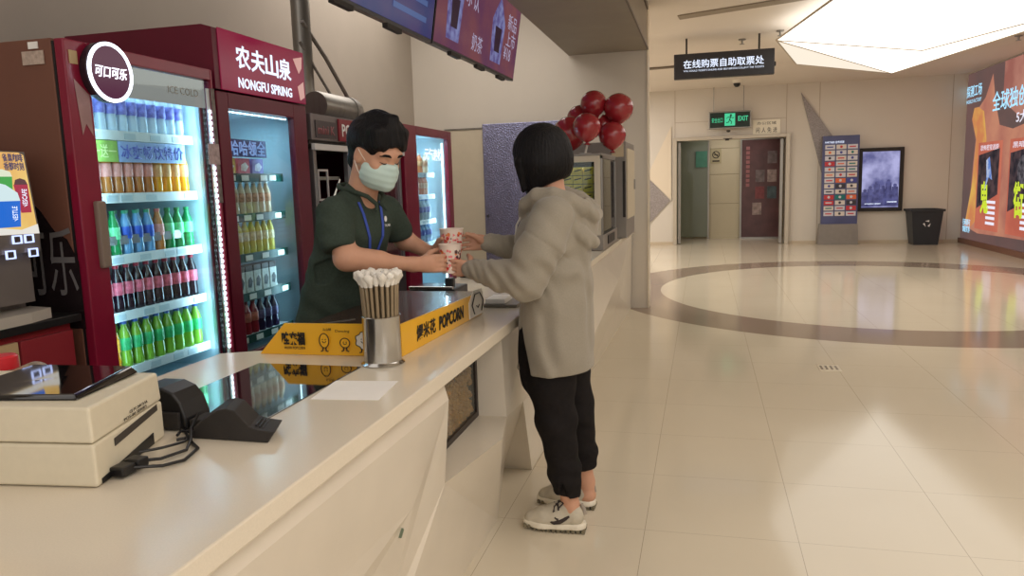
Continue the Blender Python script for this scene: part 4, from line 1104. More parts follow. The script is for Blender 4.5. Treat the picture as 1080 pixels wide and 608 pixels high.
FX = -2.10
def fridge(nm, label, y0, y1, ztop, depth, gy0, gy1, gz0, gz1, red, shelves, sm_, sy0, sy1, side, hinge=None, sh=0.032):
    f = thing(nm, label, 'drinks fridge', ((FX - depth / 2), (y0 + y1) / 2, 0))
    xb = FX - depth
    t = MB()
    t.box(xb, y0 + 0.001, 0.05, FX - 0.05, y0 + 0.035, ztop, 0.004)
    o = t.build('side_panel', side, f)
    t = MB(); t.box(xb, y1 - 0.035, 0.05, FX - 0.05, y1 - 0.001, ztop, 0.004); t.build('side_panel', red, f)
    t = MB(); t.box(xb, y0 + 0.035, 0.05, FX - 0.05, y1 - 0.035, gz0 - 0.05); t.box(xb, y0 + 0.035, gz1 + 0.03, FX - 0.05, y1 - 0.035, ztop); t.box(xb, y0 + 0.035, gz0 - 0.05, xb + 0.05, y1 - 0.035, gz1 + 0.03)
    t.build('cabinet', red, f)
    t = MB(); t.box(xb + 0.05, y0 + 0.035, gz0 - 0.05, xb + 0.055, y1 - 0.035, gz1 + 0.03); t.box(xb + 0.055, y0 + 0.035, gz0 - 0.05, FX - 0.055, y0 + 0.042, gz1 + 0.03); t.box(xb + 0.055, y1 - 0.042, gz0 - 0.05, FX - 0.055, y1 - 0.035, gz1 + 0.03)
    t.box(xb + 0.055, y0 + 0.042, gz1 + 0.02, FX - 0.055, y1 - 0.042, gz1 + 0.03); t.box(xb + 0.055, y0 + 0.042, gz0 - 0.05, FX - 0.055, y1 - 0.042, gz0 - 0.04)
    t.build('liner', M['liner'], f)
    t = MB(); t.box(FX - 0.048, y0, 0.06, FX - 0.044, y1, ztop - 0.002); t.bm.free()
    g = MB(); g.frame(y0 + 0.004, gz0 - 0.06, y1 - 0.004, gz1 + 0.04, 0.02, FX - 0.05, FX - 0.040); g.build('gasket', M['gasket'], f)
    # door
    t = MB()
    t.box(FX - 0.038, y0 + 0.002, gz0 - 0.35, FX, gy0, ztop - 0.003, 0.005)
    t.box(FX - 0.038, gy1, gz0 - 0.35, FX, y1 - 0.002, ztop - 0.003, 0.005)
    t.box(FX - 0.038, gy0, gz0 - 0.35, FX, gy1, gz0, 0.003)
    t.box(FX - 0.038, gy0, gz1, FX, gy1, ztop - 0.003, 0.003)
    door = t.build('door', red, f)
    MB().box(FX - 0.022, gy0, gz0, FX - 0.018, gy1, gz1).build('door_glass', M['glass'], door)
    MB().box(xb + 0.1, y0 + 0.03, 0.0, FX - 0.05, y1 - 0.03, 0.05).build('feet_plinth', M['blackm'], f)
    MB().box(FX - 0.04, y0 + 0.02, 0.08, FX - 0.02, y1 - 0.02, max(0.12, gz0 - 0.37)).build('vent_grille', M['blackm'], f)
    for i, z in enumerate(shelves):
        s = MB(); s.box(xb + 0.08, sy0 - 0.03, z - 0.012, FX - 0.10, sy1 + 0.03, z); so = s.build('shelf', M['shelf'], f)
        MB().box(FX - 0.10, sy0 - 0.02, z - sh, FX - 0.094, sy1 + 0.03, z + 0.006, 0.001).build('price_strip', sm_, so)
        tg = MB()
        rr = random.Random(i + int(y0 * 10))
        for k in range(4):
            y = sy0 + (sy1 - sy0) * (k + rr.random() * 0.6) / 4
            tg.box(FX - 0.0935, y, z - sh + 0.006, FX - 0.092, y + 0.06, z - 0.003)
        tg.build('price_tag', M['paper'] if sm_ is M['gshelf'] else mat('tag_blue', (190, 206, 214), 0.5), so)
    return f, door

# ---- fridge 1 (tall cola fridge)
S1 = [1.690, 1.450, 1.212, 0.990, 0.768]
f1, door1 = fridge('drinks_fridge', 'tall dark red drinks fridge with round lit sign and brown side', 2.17, 2.975, 1.985, 0.80, 2.275, 2.958, 0.70, 1.935, M['red'], S1, M['shelf'], 2.31, 2.90, M['brown'])
MB().box(FX - 0.03, 2.278, 1.815, FX - 0.024, 2.942, 1.933).build('header_band', emat('header_silver', (178, 168, 164), 0.72), door1)
text(f1, 'ICE COLD', (FX - 0.0225, 2.80, 1.872), (0, 1, 0), (0, 0, 1), 0.19, 0.030, mat('silver_text', (176, 164, 158), 0.4), depth=0.001)
# sticker strip on the door edge
MB().box(FX, 2.95, 1.40, FX + 0.003, 2.974, 1.90).build('sticker_strip', mat('sticker_strip', (110, 100, 96), 0.5, var=0.5, vscale=40), door1)
MB().box(FX, 2.90, 1.57, FX + 0.004, 2.975, 1.66).build('lock_label', mat('lock_label', (170, 150, 150), 0.4, var=0.3, vscale=60), door1)
MB().box(FX, 2.19, 1.90, FX + 0.003, 2.225, 1.945).build('corner_sticker', mat('gold_sticker', (176, 150, 110), 0.5), door1)
MB().prism([(FX + 0.001, 2.20, 1.85), (FX + 0.001, 2.262, 1.80), (FX + 0.001, 2.262, 1.66), (FX + 0.001, 2.235, 1.70), (FX + 0.001, 2.215, 1.66)], (0.001, 0, 0)).build('torn_sticker', mat('torn_paper', (176, 140, 140), 0.6, var=0.3), door1)
MB().box(FX - 0.004, 2.228, 1.19, FX + 0.022, 2.268, 1.43, 0.008).build('handle', mat('handle_taupe', (128, 112, 100), 0.4), door1)
# LED strip in the door edge: separate small lights
t = MB()
for k in range(44):
    z = 0.74 + k * 0.0245
    t.box(FX - 0.010, 2.942, z, FX - 0.004, 2.951, z + 0.012)
t.build('led_strip', M['led'], f1)
MB().box(FX - 0.017, 2.940, 0.70, FX - 0.010, 2.957, 1.90).build('led_rail', M['shelf'], f1)
t = MB()
for k in range(8): t.box(FX - 0.034, 2.30 + k * 0.075, 1.818, FX - 0.028, 2.34 + k * 0.075, 1.824)
t.build('led_strip', M['led'], f1)
# round sign
rs = thing('round_lit_sign', 'round lit sign with white script lettering on the tall fridge door', 'sign', (FX, 2.33, 1.875))
MB().lathe([(0.0, FX + 0.001), (0.105, FX + 0.001), (0.108, FX + 0.03), (0.100, FX + 0.034), (0.0, FX + 0.034)], (0, 2.335, 1.885), 48, 'x').build('housing', mat('sign_housing', (40, 24, 34), 0.4), rs)
MB().lathe([(0.093, FX + 0.034), (0.105, FX + 0.034), (0.105, FX + 0.040), (0.093, FX + 0.040)], (0, 2.335, 1.885), 48, 'x', closed=True).build('lit_ring', emat('ring_light', (236, 240, 255), 3.5, gloss=False), rs)
MB().lathe([(0.0, FX + 0.034), (0.093, FX + 0.034), (0.093, FX + 0.037), (0, FX + 0.037)], (0, 2.335, 1.885), 48, 'x').build('face', emat('sign_maroon', (88, 34, 66), 0.8), rs)
text(rs, '可口可乐', (FX + 0.039, 2.335, 1.885), (0, 1, 0), (0, 0, 1), 0.15, 0.042, emat('sign_lettering', (245, 240, 255), 2.0), bold=0.012, shear=0.25)
# side decal
sdm = mat('decal_black', (34, 26, 28), 0.25, var=0.2)
MB().prism([(-2.13, 2.169, 0.98), (-2.40, 2.169, 0.98), (-2.40, 2.169, 1.10), (-2.32, 2.169, 1.45), (-2.27, 2.169, 1.40), (-2.22, 2.169, 1.33), (-2.17, 2.169, 1.30), (-2.13, 2.169, 1.22)], (0, -0.001, 0)).build('side_decal', sdm, f1)
text(f1, '可乐', (-2.26, 2.167, 1.22), (1, 0, 0.0), (0, 0, 1), 0.24, 0.24, mat('decal_text', (112, 108, 108), 0.5), bold=0.0, depth=0.001)
MB().box(-2.27, 2.166, 1.90, -2.18, 2.169, 1.945).build('side_label', mat('side_label', (180, 160, 146), 0.6, var=0.2, vscale=80), f1)
MB().box(-2.24, 2.166, 1.952, -2.20, 2.169, 1.975).build('side_label', M['paper'], f1)
# promo strip boards under the top shelf
pl = thing('shelf_promo_board', 'green and blue lettered promo strip below the top shelf of the tall fridge', 'promo board', (FX - 0.08, 2.6, 1.6))
MB().box(FX - 0.090, 2.29, 1.575, FX - 0.087, 2.47, 1.655).build('green_card', mat('promo_green', (150, 190, 90), 0.5, var=0.2, vscale=30), pl)
MB().box(FX - 0.090, 2.475, 1.575, FX - 0.087, 2.86, 1.655).build('blue_card', mat('promo_blue', (160, 186, 236), 0.5, var=0.1, vscale=30), pl)
text(pl, '买一送一', (FX - 0.086, 2.38, 1.615), (0, 1, 0), (0, 0, 1), 0.16, 0.05, mat('promo_txt', (226, 236, 170), 0.5), depth=0.001)
text(pl, '冰爽畅饮特价', (FX - 0.086, 2.665, 1.615), (0, 1, 0), (0, 0, 1), 0.36, 0.055, mat('promo_txt2', (84, 96, 190), 0.5), depth=0.001, bold=0.01)
rows1 = [
 (S1[0], ['water'] * 11, 0.195, 0.0215, 'top shelf'),
 (S1[1], ['tea'] * 7 + ['orange'] * 4, 0.19, 0.0235, 'second shelf'),
 (S1[2], ['lime', 'lime', 'green', 'blue', 'blue', 'blue', 'tea', 'green', 'green', 'green'], 0.175, 0.0235, 'third shelf'),
 (S1[3], ['cola'] * 11, 0.185, 0.0235, 'fourth shelf'),
 (S1[4], ['fanta'] * 2 + ['apple'] * 8, 0.185, 0.0245, 'lowest shelf'),
]
for z, ks, h, r, sn in rows1:
    n = len(ks)
    for i, k in enumerate(ks):
        y = 2.335 + (2.895 - 2.335) * i / (n - 1)
        put_bottle(k, (FX - 0.135, y, z + 0.0005), '%s bottle, front row, %s from the handle, %s of the tall fridge' % (WORD[k], ORD[i], sn), 'bottles on the %s of the tall fridge' % sn, h, r)
        if i < n - 1:
            put_bottle(k, (FX - 0.195, y + 0.015, z + 0.0005), '%s bottle, second row, %s from the handle, %s of the tall fridge' % (WORD[k], ORD[i], sn), 'bottles on the %s of the tall fridge' % sn, h, r)
MB().box(FX - 0.12, 2.30, 1.255, FX - 0.115, 2.84, 1.29).build('shelf_fence', glassmat('fence', (230, 200, 200), 0.1, haze=0.3), f1)

# ---- fridge 2 (red spring water fridge with lit header)
S2 = [1.530, 1.333, 1.135, 0.940, 0.728]
f2, door2 = fridge('header_fridge', 'dark red drinks fridge with glowing lettered header box', 2.99, 3.775, 1.90, 0.78, 3.075, 3.64, 0.68, 1.825, M['redd'], S2, M['gshelf'], 3.12, 3.62, M['redd'], sh=0.036)
MB().prism([(FX + 0.0, 2.992, 1.905), (FX + 0.0, 2.992, 2.17), (FX - 0.05, 2.992, 2.185), (FX - 0.78, 2.992, 2.185), (FX - 0.78, 2.992, 1.905)], (0, 0.785, 0)).build('header_box', M['redd'], f2)
MB().box(FX + 0.0, 3.03, 1.905, FX + 0.006, 3.77, 2.175, 0.002).build('header_face', emat('header_glow', (156, 22, 66), 0.62, (132, 20, 60), 2.0), f2)
for k, ch in enumerate('农夫山泉'):
    text(f2, ch, (FX + 0.008, 3.205 + k * 0.122, 2.068 - 0.002 * k), (0, 1, 0), (0, 0, 1), 0.115, 0.105, M['wlit'], bold=0.02)
text(f2, 'NONGFU SPRING', (FX + 0.008, 3.39, 1.950), (0, 1, 0), (0, 0, 1), 0.47, 0.048, M['wlit'], bold=0.02)
pk = emat('header_petal', (224, 170, 160), 0.8)
for pts in ([(3.66, 2.13), (3.75, 2.15), (3.74, 2.09), (3.71, 2.06)], [(3.69, 1.99), (3.75, 2.02), (3.755, 1.94), (3.71, 1.92)]):
    MB().prism([(FX + 0.0065, y, z) for y, z in pts], (0.002, 0, 0)).build('header_petal', pk, f2)
t = MB()
for k in range(18): t.box(FX - 0.034, 3.085 + k * 0.03, 1.812, FX - 0.028, 3.10 + k * 0.03, 1.818)
t.build('led_strip', M['led'], f2)
bd = thing('lit_promo_board', 'blue promo board with pale lettering above the cartons in the header fridge', 'promo board', (FX - 0.1, 3.25, 1.68))
MB().box(FX - 0.095, 3.10, 1.615, FX - 0.09, 3.50, 1.70).build('board', mat('promo_navy', (64, 70, 130), 0.5), bd)
text(bd, '哈哈哈领全', (FX - 0.0885, 3.30, 1.658), (0, 1, 0), (0, 0, 1), 0.38, 0.075, emat('promo_pale', (150, 176, 240), 0.8), depth=0.001, bold=0.02)
cp = {'y': carton_proto('yellow_carton', (216, 180, 80), (236, 230, 220), 0.1, 0.06, 0.08, None), 'p': carton_proto('pink_carton', (206, 90, 110), (240, 220, 220), 0.1, 0.06, 0.08, None), 'b': carton_proto('blue_carton', (110, 110, 180), (210, 210, 240), 0.1, 0.06, 0.08, None), 'g': carton_proto('plum_carton', (100, 70, 84), (220, 210, 210), 0.05, 0.06, 0.08, None),
      's': carton_proto('sketch_carton', (196, 196, 190), (60, 60, 64), 0.062, 0.06, 0.105, (44, 40, 44))}
for k, y, l in (('g', 3.13, 'plum'), ('y', 3.22, 'yellow'), ('p', 3.34, 'pink'), ('b', 3.46, 'blue')):
    put_carton(cp[k], (FX - 0.12, y, S2[0] + 0.001), '%s drink carton on the top shelf of the header fridge' % l, 'cartons on the top shelf of the header fridge')
def row2(z, ks, y0, y1, h, r, sn, fr):
    n = len(ks)
    for i, k in enumerate(ks):
        put_bottle(k, (FX - 0.14, y0 + (y1 - y0) * i / (n - 1), z + 0.0005), '%s bottle, %s along the %s of the %s' % (WORD[k], ORD[i], sn, fr), 'bottles on the %s of the %s' % (sn, fr), h, r)
row2(S2[1], ['milk'] * 8, 3.15, 3.55, 0.165, 0.022, 'second shelf', 'header fridge')
row2(S2[2], ['lemon'] * 8, 3.16, 3.56, 0.17, 0.021, 'third shelf', 'header fridge')
for i in range(6):
    put_carton(cp['s'], (FX - 0.12, 3.17 + i * 0.072, S2[3] + 0.001), 'white sketch printed carton, %s from the tall fridge side, in the header fridge' % ORD[i], 'sketch printed cartons in the header fridge')
row2(S2[4], ['redcan'] * 4 + ['dark'] * 3, 3.16, 3.54, 0.17, 0.025, 'lowest shelf', 'header fridge')

# ---- popcorn machine between fridges
pmx = thing('popcorn_machine', 'long grey steel popcorn machine with glass doors behind the masked man', 'popcorn machine', (-2.4, 4.5, 0))
t = MB(); t.box(-2.95, 3.82, 1.72, -2.10, 5.12, 1.865, 0.004); t.build('header', mat('machine_grey', (120, 112, 112), 0.35, metal=0.5, var=0.1), pmx)
MB().box(-2.108, 3.82, 1.665, -2.085, 5.12, 1.70, 0.003).build('pale_trim', mat('pale_trim', (206, 204, 204), 0.35), pmx)
MB().box(-2.95, 3.82, 1.70, -2.12, 5.12, 1.72).build('header_underside', M['blackm'], pmx)
MB().box(-2.95, 3.82, 0.0, -2.90, 5.12, 1.70).build('back_panel', mat('machine_back', (52, 44, 48), 0.5), pmx)
MB().box(-2.90, 3.82, 0.0, -2.12, 5.12, 0.88, 0.004).build('lower_cabinet', mat('machine_low', (80, 74, 76), 0.4, metal=0.4), pmx)
stm = mat('stile_silver', (140, 138, 140), 0.3, metal=0.7)
for y in (3.84, 4.26, 4.60, 5.06): MB().box(-2.14, y, 0.88, -2.11, y + 0.035, 1.67, 0.002).build('door_stile', stm, pmx)
MB().box(-2.135, 4.64, 0.88, -2.13, 5.06, 1.66).build('dark_red_pane', mat('dark_red_pane', (76, 24, 38), 0.15, coat=0.6), pmx)
MB().box(-2.135, 4.30, 0.88, -2.13, 4.60, 1.66).build('door_pane', mat('smoked_pane', (50, 44, 48), 0.1, coat=0.6), pmx)
MB().tube([(-2.10, 3.90, 1.25), (-2.10, 4.12, 1.50)], 0.006, 8).build('pull_rod', M['steel'], pmx)
MB().box(-2.5, 3.86, 1.28, -2.16, 4.24, 1.30).box(-2.5, 3.86, 1.50, -2.16, 4.24, 1.52).build('inner_shelf', M['steel_b'], pmx)
kx = mat('badge_dark', (66, 58, 60), 0.3)
MB().box(-2.0995, 3.86, 1.735, -2.094, 4.10, 1.83, 0.001).build('badge_plate', kx, pmx)
text(pmx, 'mini K', (-2.093, 3.98, 1.78), (0, 1, 0), (0, 0, 1), 0.20, 0.05, mat('badge_text', (150, 90, 96), 0.4), depth=0.001, bold=0.02)
rp = MB().box(-2.099, 4.13, 1.725, -2.088, 4.62, 1.855, 0.002).build('red_plate', mat('plate_red', (130, 24, 38), 0.35), pmx)
text(rp, 'POPCORN', (-2.0865, 4.38, 1.79), (0, 1, 0), (0, 0, 1), 0.44, 0.075, M['wtxt'], depth=0.001, bold=0.02)
ssm = mat('sticker_silver', (176, 170, 172), 0.4)
MB().frame(3.90, 1.38, 4.02, 1.56, 0.012, -2.128, -2.12).build('sticker_frame', ssm, pmx)
MB().frame(4.30, 1.42, 4.42, 1.60, 0.012, -2.128, -2.12).build('sticker_frame', ssm, pmx)
# duct
du = thing('extraction_duct', 'round steel extraction duct rising to the ceiling behind the fridges', 'duct', (-2.62, 4.72, 1.866))
MB().tube([(-2.62, 4.72, 1.866), (-2.62, 4.72, 3.62)], 0.062, 28).build('riser', M['steel_b'], du, True)
MB().lathe([(0.064, 2.02), (0.07, 2.02), (0.07, 2.05), (0.064, 2.05)], (-2.62, 4.72, 0), 28, closed=True).build('clamp_ring', M['steel_b'], du)
o = tag(MB().lathe([(0.0, 4.28), (0.085, 4.28), (0.09, 4.30), (0.09, 4.78), (0.085, 4.80), (0.0, 4.80)], (-2.32, 0, 1.958), 32, 'y').build('blower_drum', M['steel_b'], None, True), 'short horizontal steel drum lying on top of the popcorn machine', 'blower')
MB().lathe([(0.091, 4.70), (0.095, 4.70), (0.095, 4.74), (0.091, 4.74)], (-2.32, 0, 1.958), 32, 'y', closed=True).build('seam_ring', M['steel_p'], o)
cmat = mat('pipe_grey', (128, 120, 114), 0.5)
tag(MB().tube([(-2.58, 4.66, 2.55), (-2.55, 4.9, 2.35), (-2.52, 5.15, 2.10), (-2.5, 5.35, 1.90)], 0.014, 10).build('grey_conduit', cmat, None, True), 'thicker grey conduit sloping down to the machine behind the masked man', 'conduit')
tag(MB().tube([(-2.60, 4.65, 2.42), (-2.55, 4.75, 2.25), (-2.5, 4.86, 2.08), (-2.47, 4.92, 1.87)], 0.010, 10).build('grey_conduit', cmat, None, True), 'thinner grey conduit next to the round steel duct', 'conduit')

# ---- fridge 3
S3 = [1.548, 1.372, 1.168, 0.985]
f3, door3 = fridge('slim_drinks_fridge', 'narrow dark red drinks fridge beside the cream staff door', 5.15, 6.22, 1.90, 0.72, 5.40, 6.12, 0.60, 1.83, M['red'], S3, M['shelf'], 5.52, 5.98, M['redd'])
text(f3, '元气森林', (FX - 0.016, 5.80, 1.695), (0, 1, 0), (0, 0, 1), 0.40, 0.10, M['wlit'], bold=0.03)
MB().box(FX - 0.05, 6.085, 0.62, FX - 0.04, 6.10, 1.80).build('led_strip', M['led'], f3)
row2(S3[0], ['carrot', 'milk', 'carrot', 'milk'], 5.56, 5.92, 0.16, 0.028, 'top shelf', 'slim fridge')
row2(S3[1], ['carrot'] * 6, 5.56, 5.90, 0.155, 0.026, 'second shelf', 'slim fridge')
row2(S3[2], ['water'] * 5, 5.58, 5.92, 0.17, 0.032, 'third shelf', 'slim fridge')
row2(S3[3], ['blue'] * 6, 5.56, 5.94, 0.16, 0.028, 'lowest shelf', 'slim fridge')

# ------------------------------------------------------------------ cabinet and hot drinks dispenser
cbx = thing('red_base_cabinet', 'low red cabinet with black top holding the drinks dispenser', 'cabinet', (-2.5, 1.6, 0))
MB().box(-2.85, -0.6, 1.012, -2.13, 2.155, 1.04, 0.003).build('top', M['black'], cbx)
MB().box(-2.84, -0.58, 0.06, -2.17, 2.14, 1.012).build('carcass', mat('cabinet_red', (140, 34, 42), 0.45), cbx)
MB().box(-2.17, 1.92, 0.08, -2.15, 2.13, 0.985, 0.002).build('door', mat('cabinet_red2', (136, 40, 48), 0.4), cbx)
MB().box(-2.17, 1.30, 0.08, -2.155, 1.915, 0.985, 0.002).build('door', mat('cabinet_cream', (186, 160, 120), 0.45), cbx)
MB().box(-2.82, -0.55, 0.0, -2.2, 2.1, 0.06).build('plinth', M['blackm'], cbx)
dp = thing('hot_drinks_dispenser', 'grey hot drinks dispenser with lit cup picture and glowing buttons', 'drinks dispenser', (-2.4, 1.9, 1.04))
gm = mat('dispenser_grey', (120, 112, 108), 0.35, metal=0.3, var=0.05)
o = MB().box(-2.70, 1.58, 1.10, -2.24, 2.06, 1.60, 0.02).build('body', gm, dp)
o = MB().prism([(-2.24, 1.58, 1.27), (-2.17, 1.58, 1.27), (-2.165, 1.58, 1.33), (-2.19, 1.58, 1.60), (-2.24, 1.58, 1.605)], (0, 0.475, 0)).build('front_head', gm, dp)
def dface(u, v, off=0.002):   # u along y 0..1, v up 0..1 on the sloped face
    return Vector((-2.165 - 0.025 * v + off, 1.59 + u * 0.455, 1.335 + v * 0.262))
scn = MB().prism([dface(0, .02), dface(1, -.02), dface(1, .97), dface(.96, 1.0), dface(0, 1)], (0.003, 0, 0)).build('picture_panel', emat('panel_yellow', (240, 204, 120), 0.95, (232, 176, 96), 5), dp)
def dpoly(nm, pts, m, off): return MB().prism([dface(u, v, off) for u, v in pts], (0.0012, 0, 0)).build(nm, m, scn)
dpoly('green_cup', [(.72, .38), (.84, .38), (.87, .70), (.68, .70)], emat('cup_green', (70, 170, 80), 0.9), 0.0055)
dpoly('cup_rim', [(.68, .70), (.87, .70), (.86, .76), (.80, .79), (.70, .77)], emat('cup_rim_white', (226, 232, 206), 0.95), 0.0058)
dpoly('red_cup', [(.89, .25), (.975, .25), (.985, .60), (.87, .60)], emat('cup_red', (176, 50, 78), 0.9), 0.0055)
dpoly('coffee', [(.875, .60), (.985, .60), (.97, .66), (.93, .68), (.89, .66)], emat('coffee_dark', (96, 60, 66), 0.85), 0.006)
dpoly('blue_cup', [(.56, .08), (.86, .08), (.895, .40), (.50, .40)], emat('cup_blue_lit', (36, 110, 214), 0.95), 0.007)
dpoly('foam', [(.50, .40), (.895, .40), (.885, .50), (.80, .60), (.70, .64), (.58, .62), (.50, .52)], emat('foam_white', (214, 236, 240), 0.95), 0.0072)
dpoly('white_swoosh', [(0, .02), (1, -.02), (1, .10), (.86, .04), (.6, .10), (.3, .2), (0, .22)], emat('swoosh', (236, 232, 222), 0.95), 0.0085)
text(scn, '雀巢咖啡\n香醇时刻', dface(.90, .88, .007), (0, 1, 0), (-0.095, 0, 1), 0.075, 0.055, emat('panel_letters', (96, 84, 110), 0.8), depth=0.001, bold=0.02)
text(scn, 'NESCAFE', dface(.935, .43, .008), (0.0, 0.05, 1), (0, -1, 0.05), 0.06, 0.018, M['wlit'], depth=0.001)
text(scn, 'NESTLE', dface(.83, .24, .009), (0.0, 0.05, 1), (0, -1, 0.05), 0.05, 0.018, M['wlit'], depth=0.001)
bl = emat('button_glow', (190, 205, 255), 1.6)
for y, z in ((1.965, 1.315), (2.01, 1.315), (1.935, 1.268), (2.02, 1.268)):
    b_ = MB().frame(y - 0.017, z - 0.014, y + 0.017, z + 0.014, 0.004, -2.166, -2.160).build('button', bl, dp)
    MB().box(-2.166, y - 0.011, z - 0.008, -2.162, y + 0.011, z + 0.008).build('button_symbol', kx, b_)
MB().box(-2.25, 1.60, 1.10, -2.20, 2.04, 1.27).build('splash_back', gm, dp)
MB().box(-2.20, 1.70, 1.10, -2.17, 1.80, 1.22, 0.008).build('nozzle', M['black'], dp)
o = MB().prism([(-2.26, 1.58, 1.042), (-2.135, 1.60, 1.042), (-2.12, 1.75, 1.042), (-2.125, 1.95, 1.042), (-2.15, 2.05, 1.042), (-2.26, 2.07, 1.042)], (0, 0, 0.035)).build('drip_tray', mat('tray_grey', (176, 168, 158), 0.35), dp)
MB().box(-2.70, 1.58, 1.04, -2.26, 2.06, 1.10, 0.01).build('base', gm, dp)
# jar and snack bag low at the frame edge
jr = thing('red_lid_jar', 'clear jar with bright red lid beside the receipt printer', 'jar', (-1.72, 1.50, 0.9))
jx, jy = -1.725, 1.485
MB().lathe([(0, 0.902), (0.045, 0.902), (0.048, 0.91), (0.048, 0.99), (0.03, 1.02), (0, 1.02)], (jx, jy, 0), 24).build('glass_body', clearm('jar_glass', (190, 180, 170), 0.7), jr, True)
MB().lathe([(0.0, 1.02), (0.033, 1.02), (0.034, 1.026), (0.033, 1.05), (0.028, 1.055), (0, 1.056)], (jx, jy, 0), 24).build('lid', mat('jar_red', (200, 40, 50), 0.35), jr, True)
jr.location = (jx, jy, 0.9)
for ch in [c for c in bpy.data.objects if c.parent is jr]:
    for v in ch.data.vertices: v.co += Vector((-1.72, 1.50, 0.9)) - Vector((jx, jy, 0.9))
bg = Body()
for i in range(9):
    a = i * 0.7
    bg.ell((-1.655 + 0.03 * math.cos(a), 1.475 + 0.02 * math.sin(a * 1.3), 0.942 + 0.008 * i), (0.036, 0.03, 0.034), 0.01)
bg.plane((0, 0, 0.904), (0, 0, -1)); bg.plane((-1.62, 0, 0), (1, 0, 0)) if False else None
bo = bg.build('plastic_bag', mat('bag_plastic', (140, 120, 100), 0.3, var=0.6, vscale=50, bump=0.8, bscale=60, coat=0.5), None, 0.006)
bo['label'] = 'crumpled clear plastic snack bag beside the red lidded jar'; bo['category'] = 'bag'

# ------------------------------------------------------------------ menu screens hanging over the counter
def screen(nm, label, y0, y1, base_m, seed):
    b = thing(nm, label, 'menu screen', (-1.62, (y0 + y1) / 2, 2.4))
    def P(y, v, off=0.0): return Vector((-1.655 + 0.10 * v + off, y, 2.335 + 0.62 * v - 0.1 * off + (y - 5.0) * 0.008))
    t = MB(); t.prism([P(y0, 0), P(y1, 0), P(y1, 1), P(y0, 1)], (-0.05, 0, 0.008)); t.build('casing', M['black'], b)
    scn = MB().prism([P(y0 + 0.012, .03, .001), P(y1 - 0.012, .03, .001), P(y1 - 0.012, .97, .001), P(y0 + 0.012, .97, .001)], (0.002, 0, 0)).build('picture', base_m, b)
    for k in range(3): MB().box(-1.66, y0 + 0.3 + k * 0.6, 2.31 + (y0 - 5) * .008, -1.63, y0 + 0.5 + k * 0.6, 2.335 + (y0 - 5) * .008).build('edge_clip', M['blackm'], b)
    MB().box(-1.63, y0 + 0.3, 2.92, -1.59, y0 + 0.34, 3.62).build('hanging_bracket', M['blackm'], b)
    MB().box(-1.63, y1 - 0.34, 2.92, -1.59, y1 - 0.3, 3.62).build('hanging_bracket', M['blackm'], b)
    return b, scn, P
mA = emat('menu_blue', (52, 62, 120), 0.62, (84, 70, 120), 2.2)
mB = emat('menu_plum', (104, 62, 92), 0.72, (132, 78, 84), 2.0)
s1_, c1_, PA = screen('menu_screen', 'dark blue menu screen, the one nearer the fridges lettered header', 2.35, 4.58, mA, 1)
s2_, c2_, PB = screen('menu_screen', 'purple menu screen with drink cups, the one ending at the soffit', 4.60, 6.68, mB, 2)
def mp(nm, P, pts, m, parent, off=0.004): return MB().prism([P(y, v, off) for y, v in pts], (0.0015, 0, 0)).build(nm, m, parent)
gr = emat('menu_green', (90, 150, 110), 0.7, (70, 100, 110), 12)
mp('drink_picture', PA, [(3.5, .1), (3.62, .1), (3.85, .7), (3.75, .95), (3.6, .6)], gr, c1_)
for k in range(5): mp('menu_line', PA, [(3.95, .15 + k * .15), (4.45, .15 + k * .15), (4.45, .20 + k * .15), (3.95, .20 + k * .15)], emat('menu_line_blue%d' % k, (84, 110, 170), 0.6), c1_)
cupm = emat('menu_cup', (136, 140, 190), 0.75, (96, 84, 140), 14); dkm = emat('menu_dark', (66, 46, 60), 0.6)
for y, w, s in ((4.95, .16, 1.0), (6.02, .18, 1.1)):
    mp('cup_picture', PB, [(y - w * .8, .12), (y + w * .8, .12), (y + w, .62), (y + w * .7, .72), (y, .92 if y > 5.5 else .78), (y - w * .7, .72), (y - w, .62)], cupm, c2_)
    mp('cup_content', PB, [(y - w * .4, .25), (y + w * .4, .25), (y + w * .5, .55), (y - w * .5, .55)], dkm, c2_, .0065)
wt = emat('menu_white', (176, 168, 196), 0.8)
text(c2_, '冰 饮', PB(5.30, .68, .006), (0, 1, 0), (0.16, 0, 1), 0.30, 0.16, wt, depth=0.001)
text(c2_, '奶茶', PB(5.50, .22, .006), (0, 1, 0), (0.16, 0, 1), 0.26, 0.12, wt, depth=0.001)
text(c2_, '新品\n上市', PB(6.42, .60, .006), (0, 1, 0), (0.16, 0, 1), 0.28, 0.26, wt, depth=0.001)
text(c2_, '¥18', PB(6.35, .30, .006), (0, 1, 0), (0.16, 0, 1), 0.22, 0.10, wt, depth=0.001)
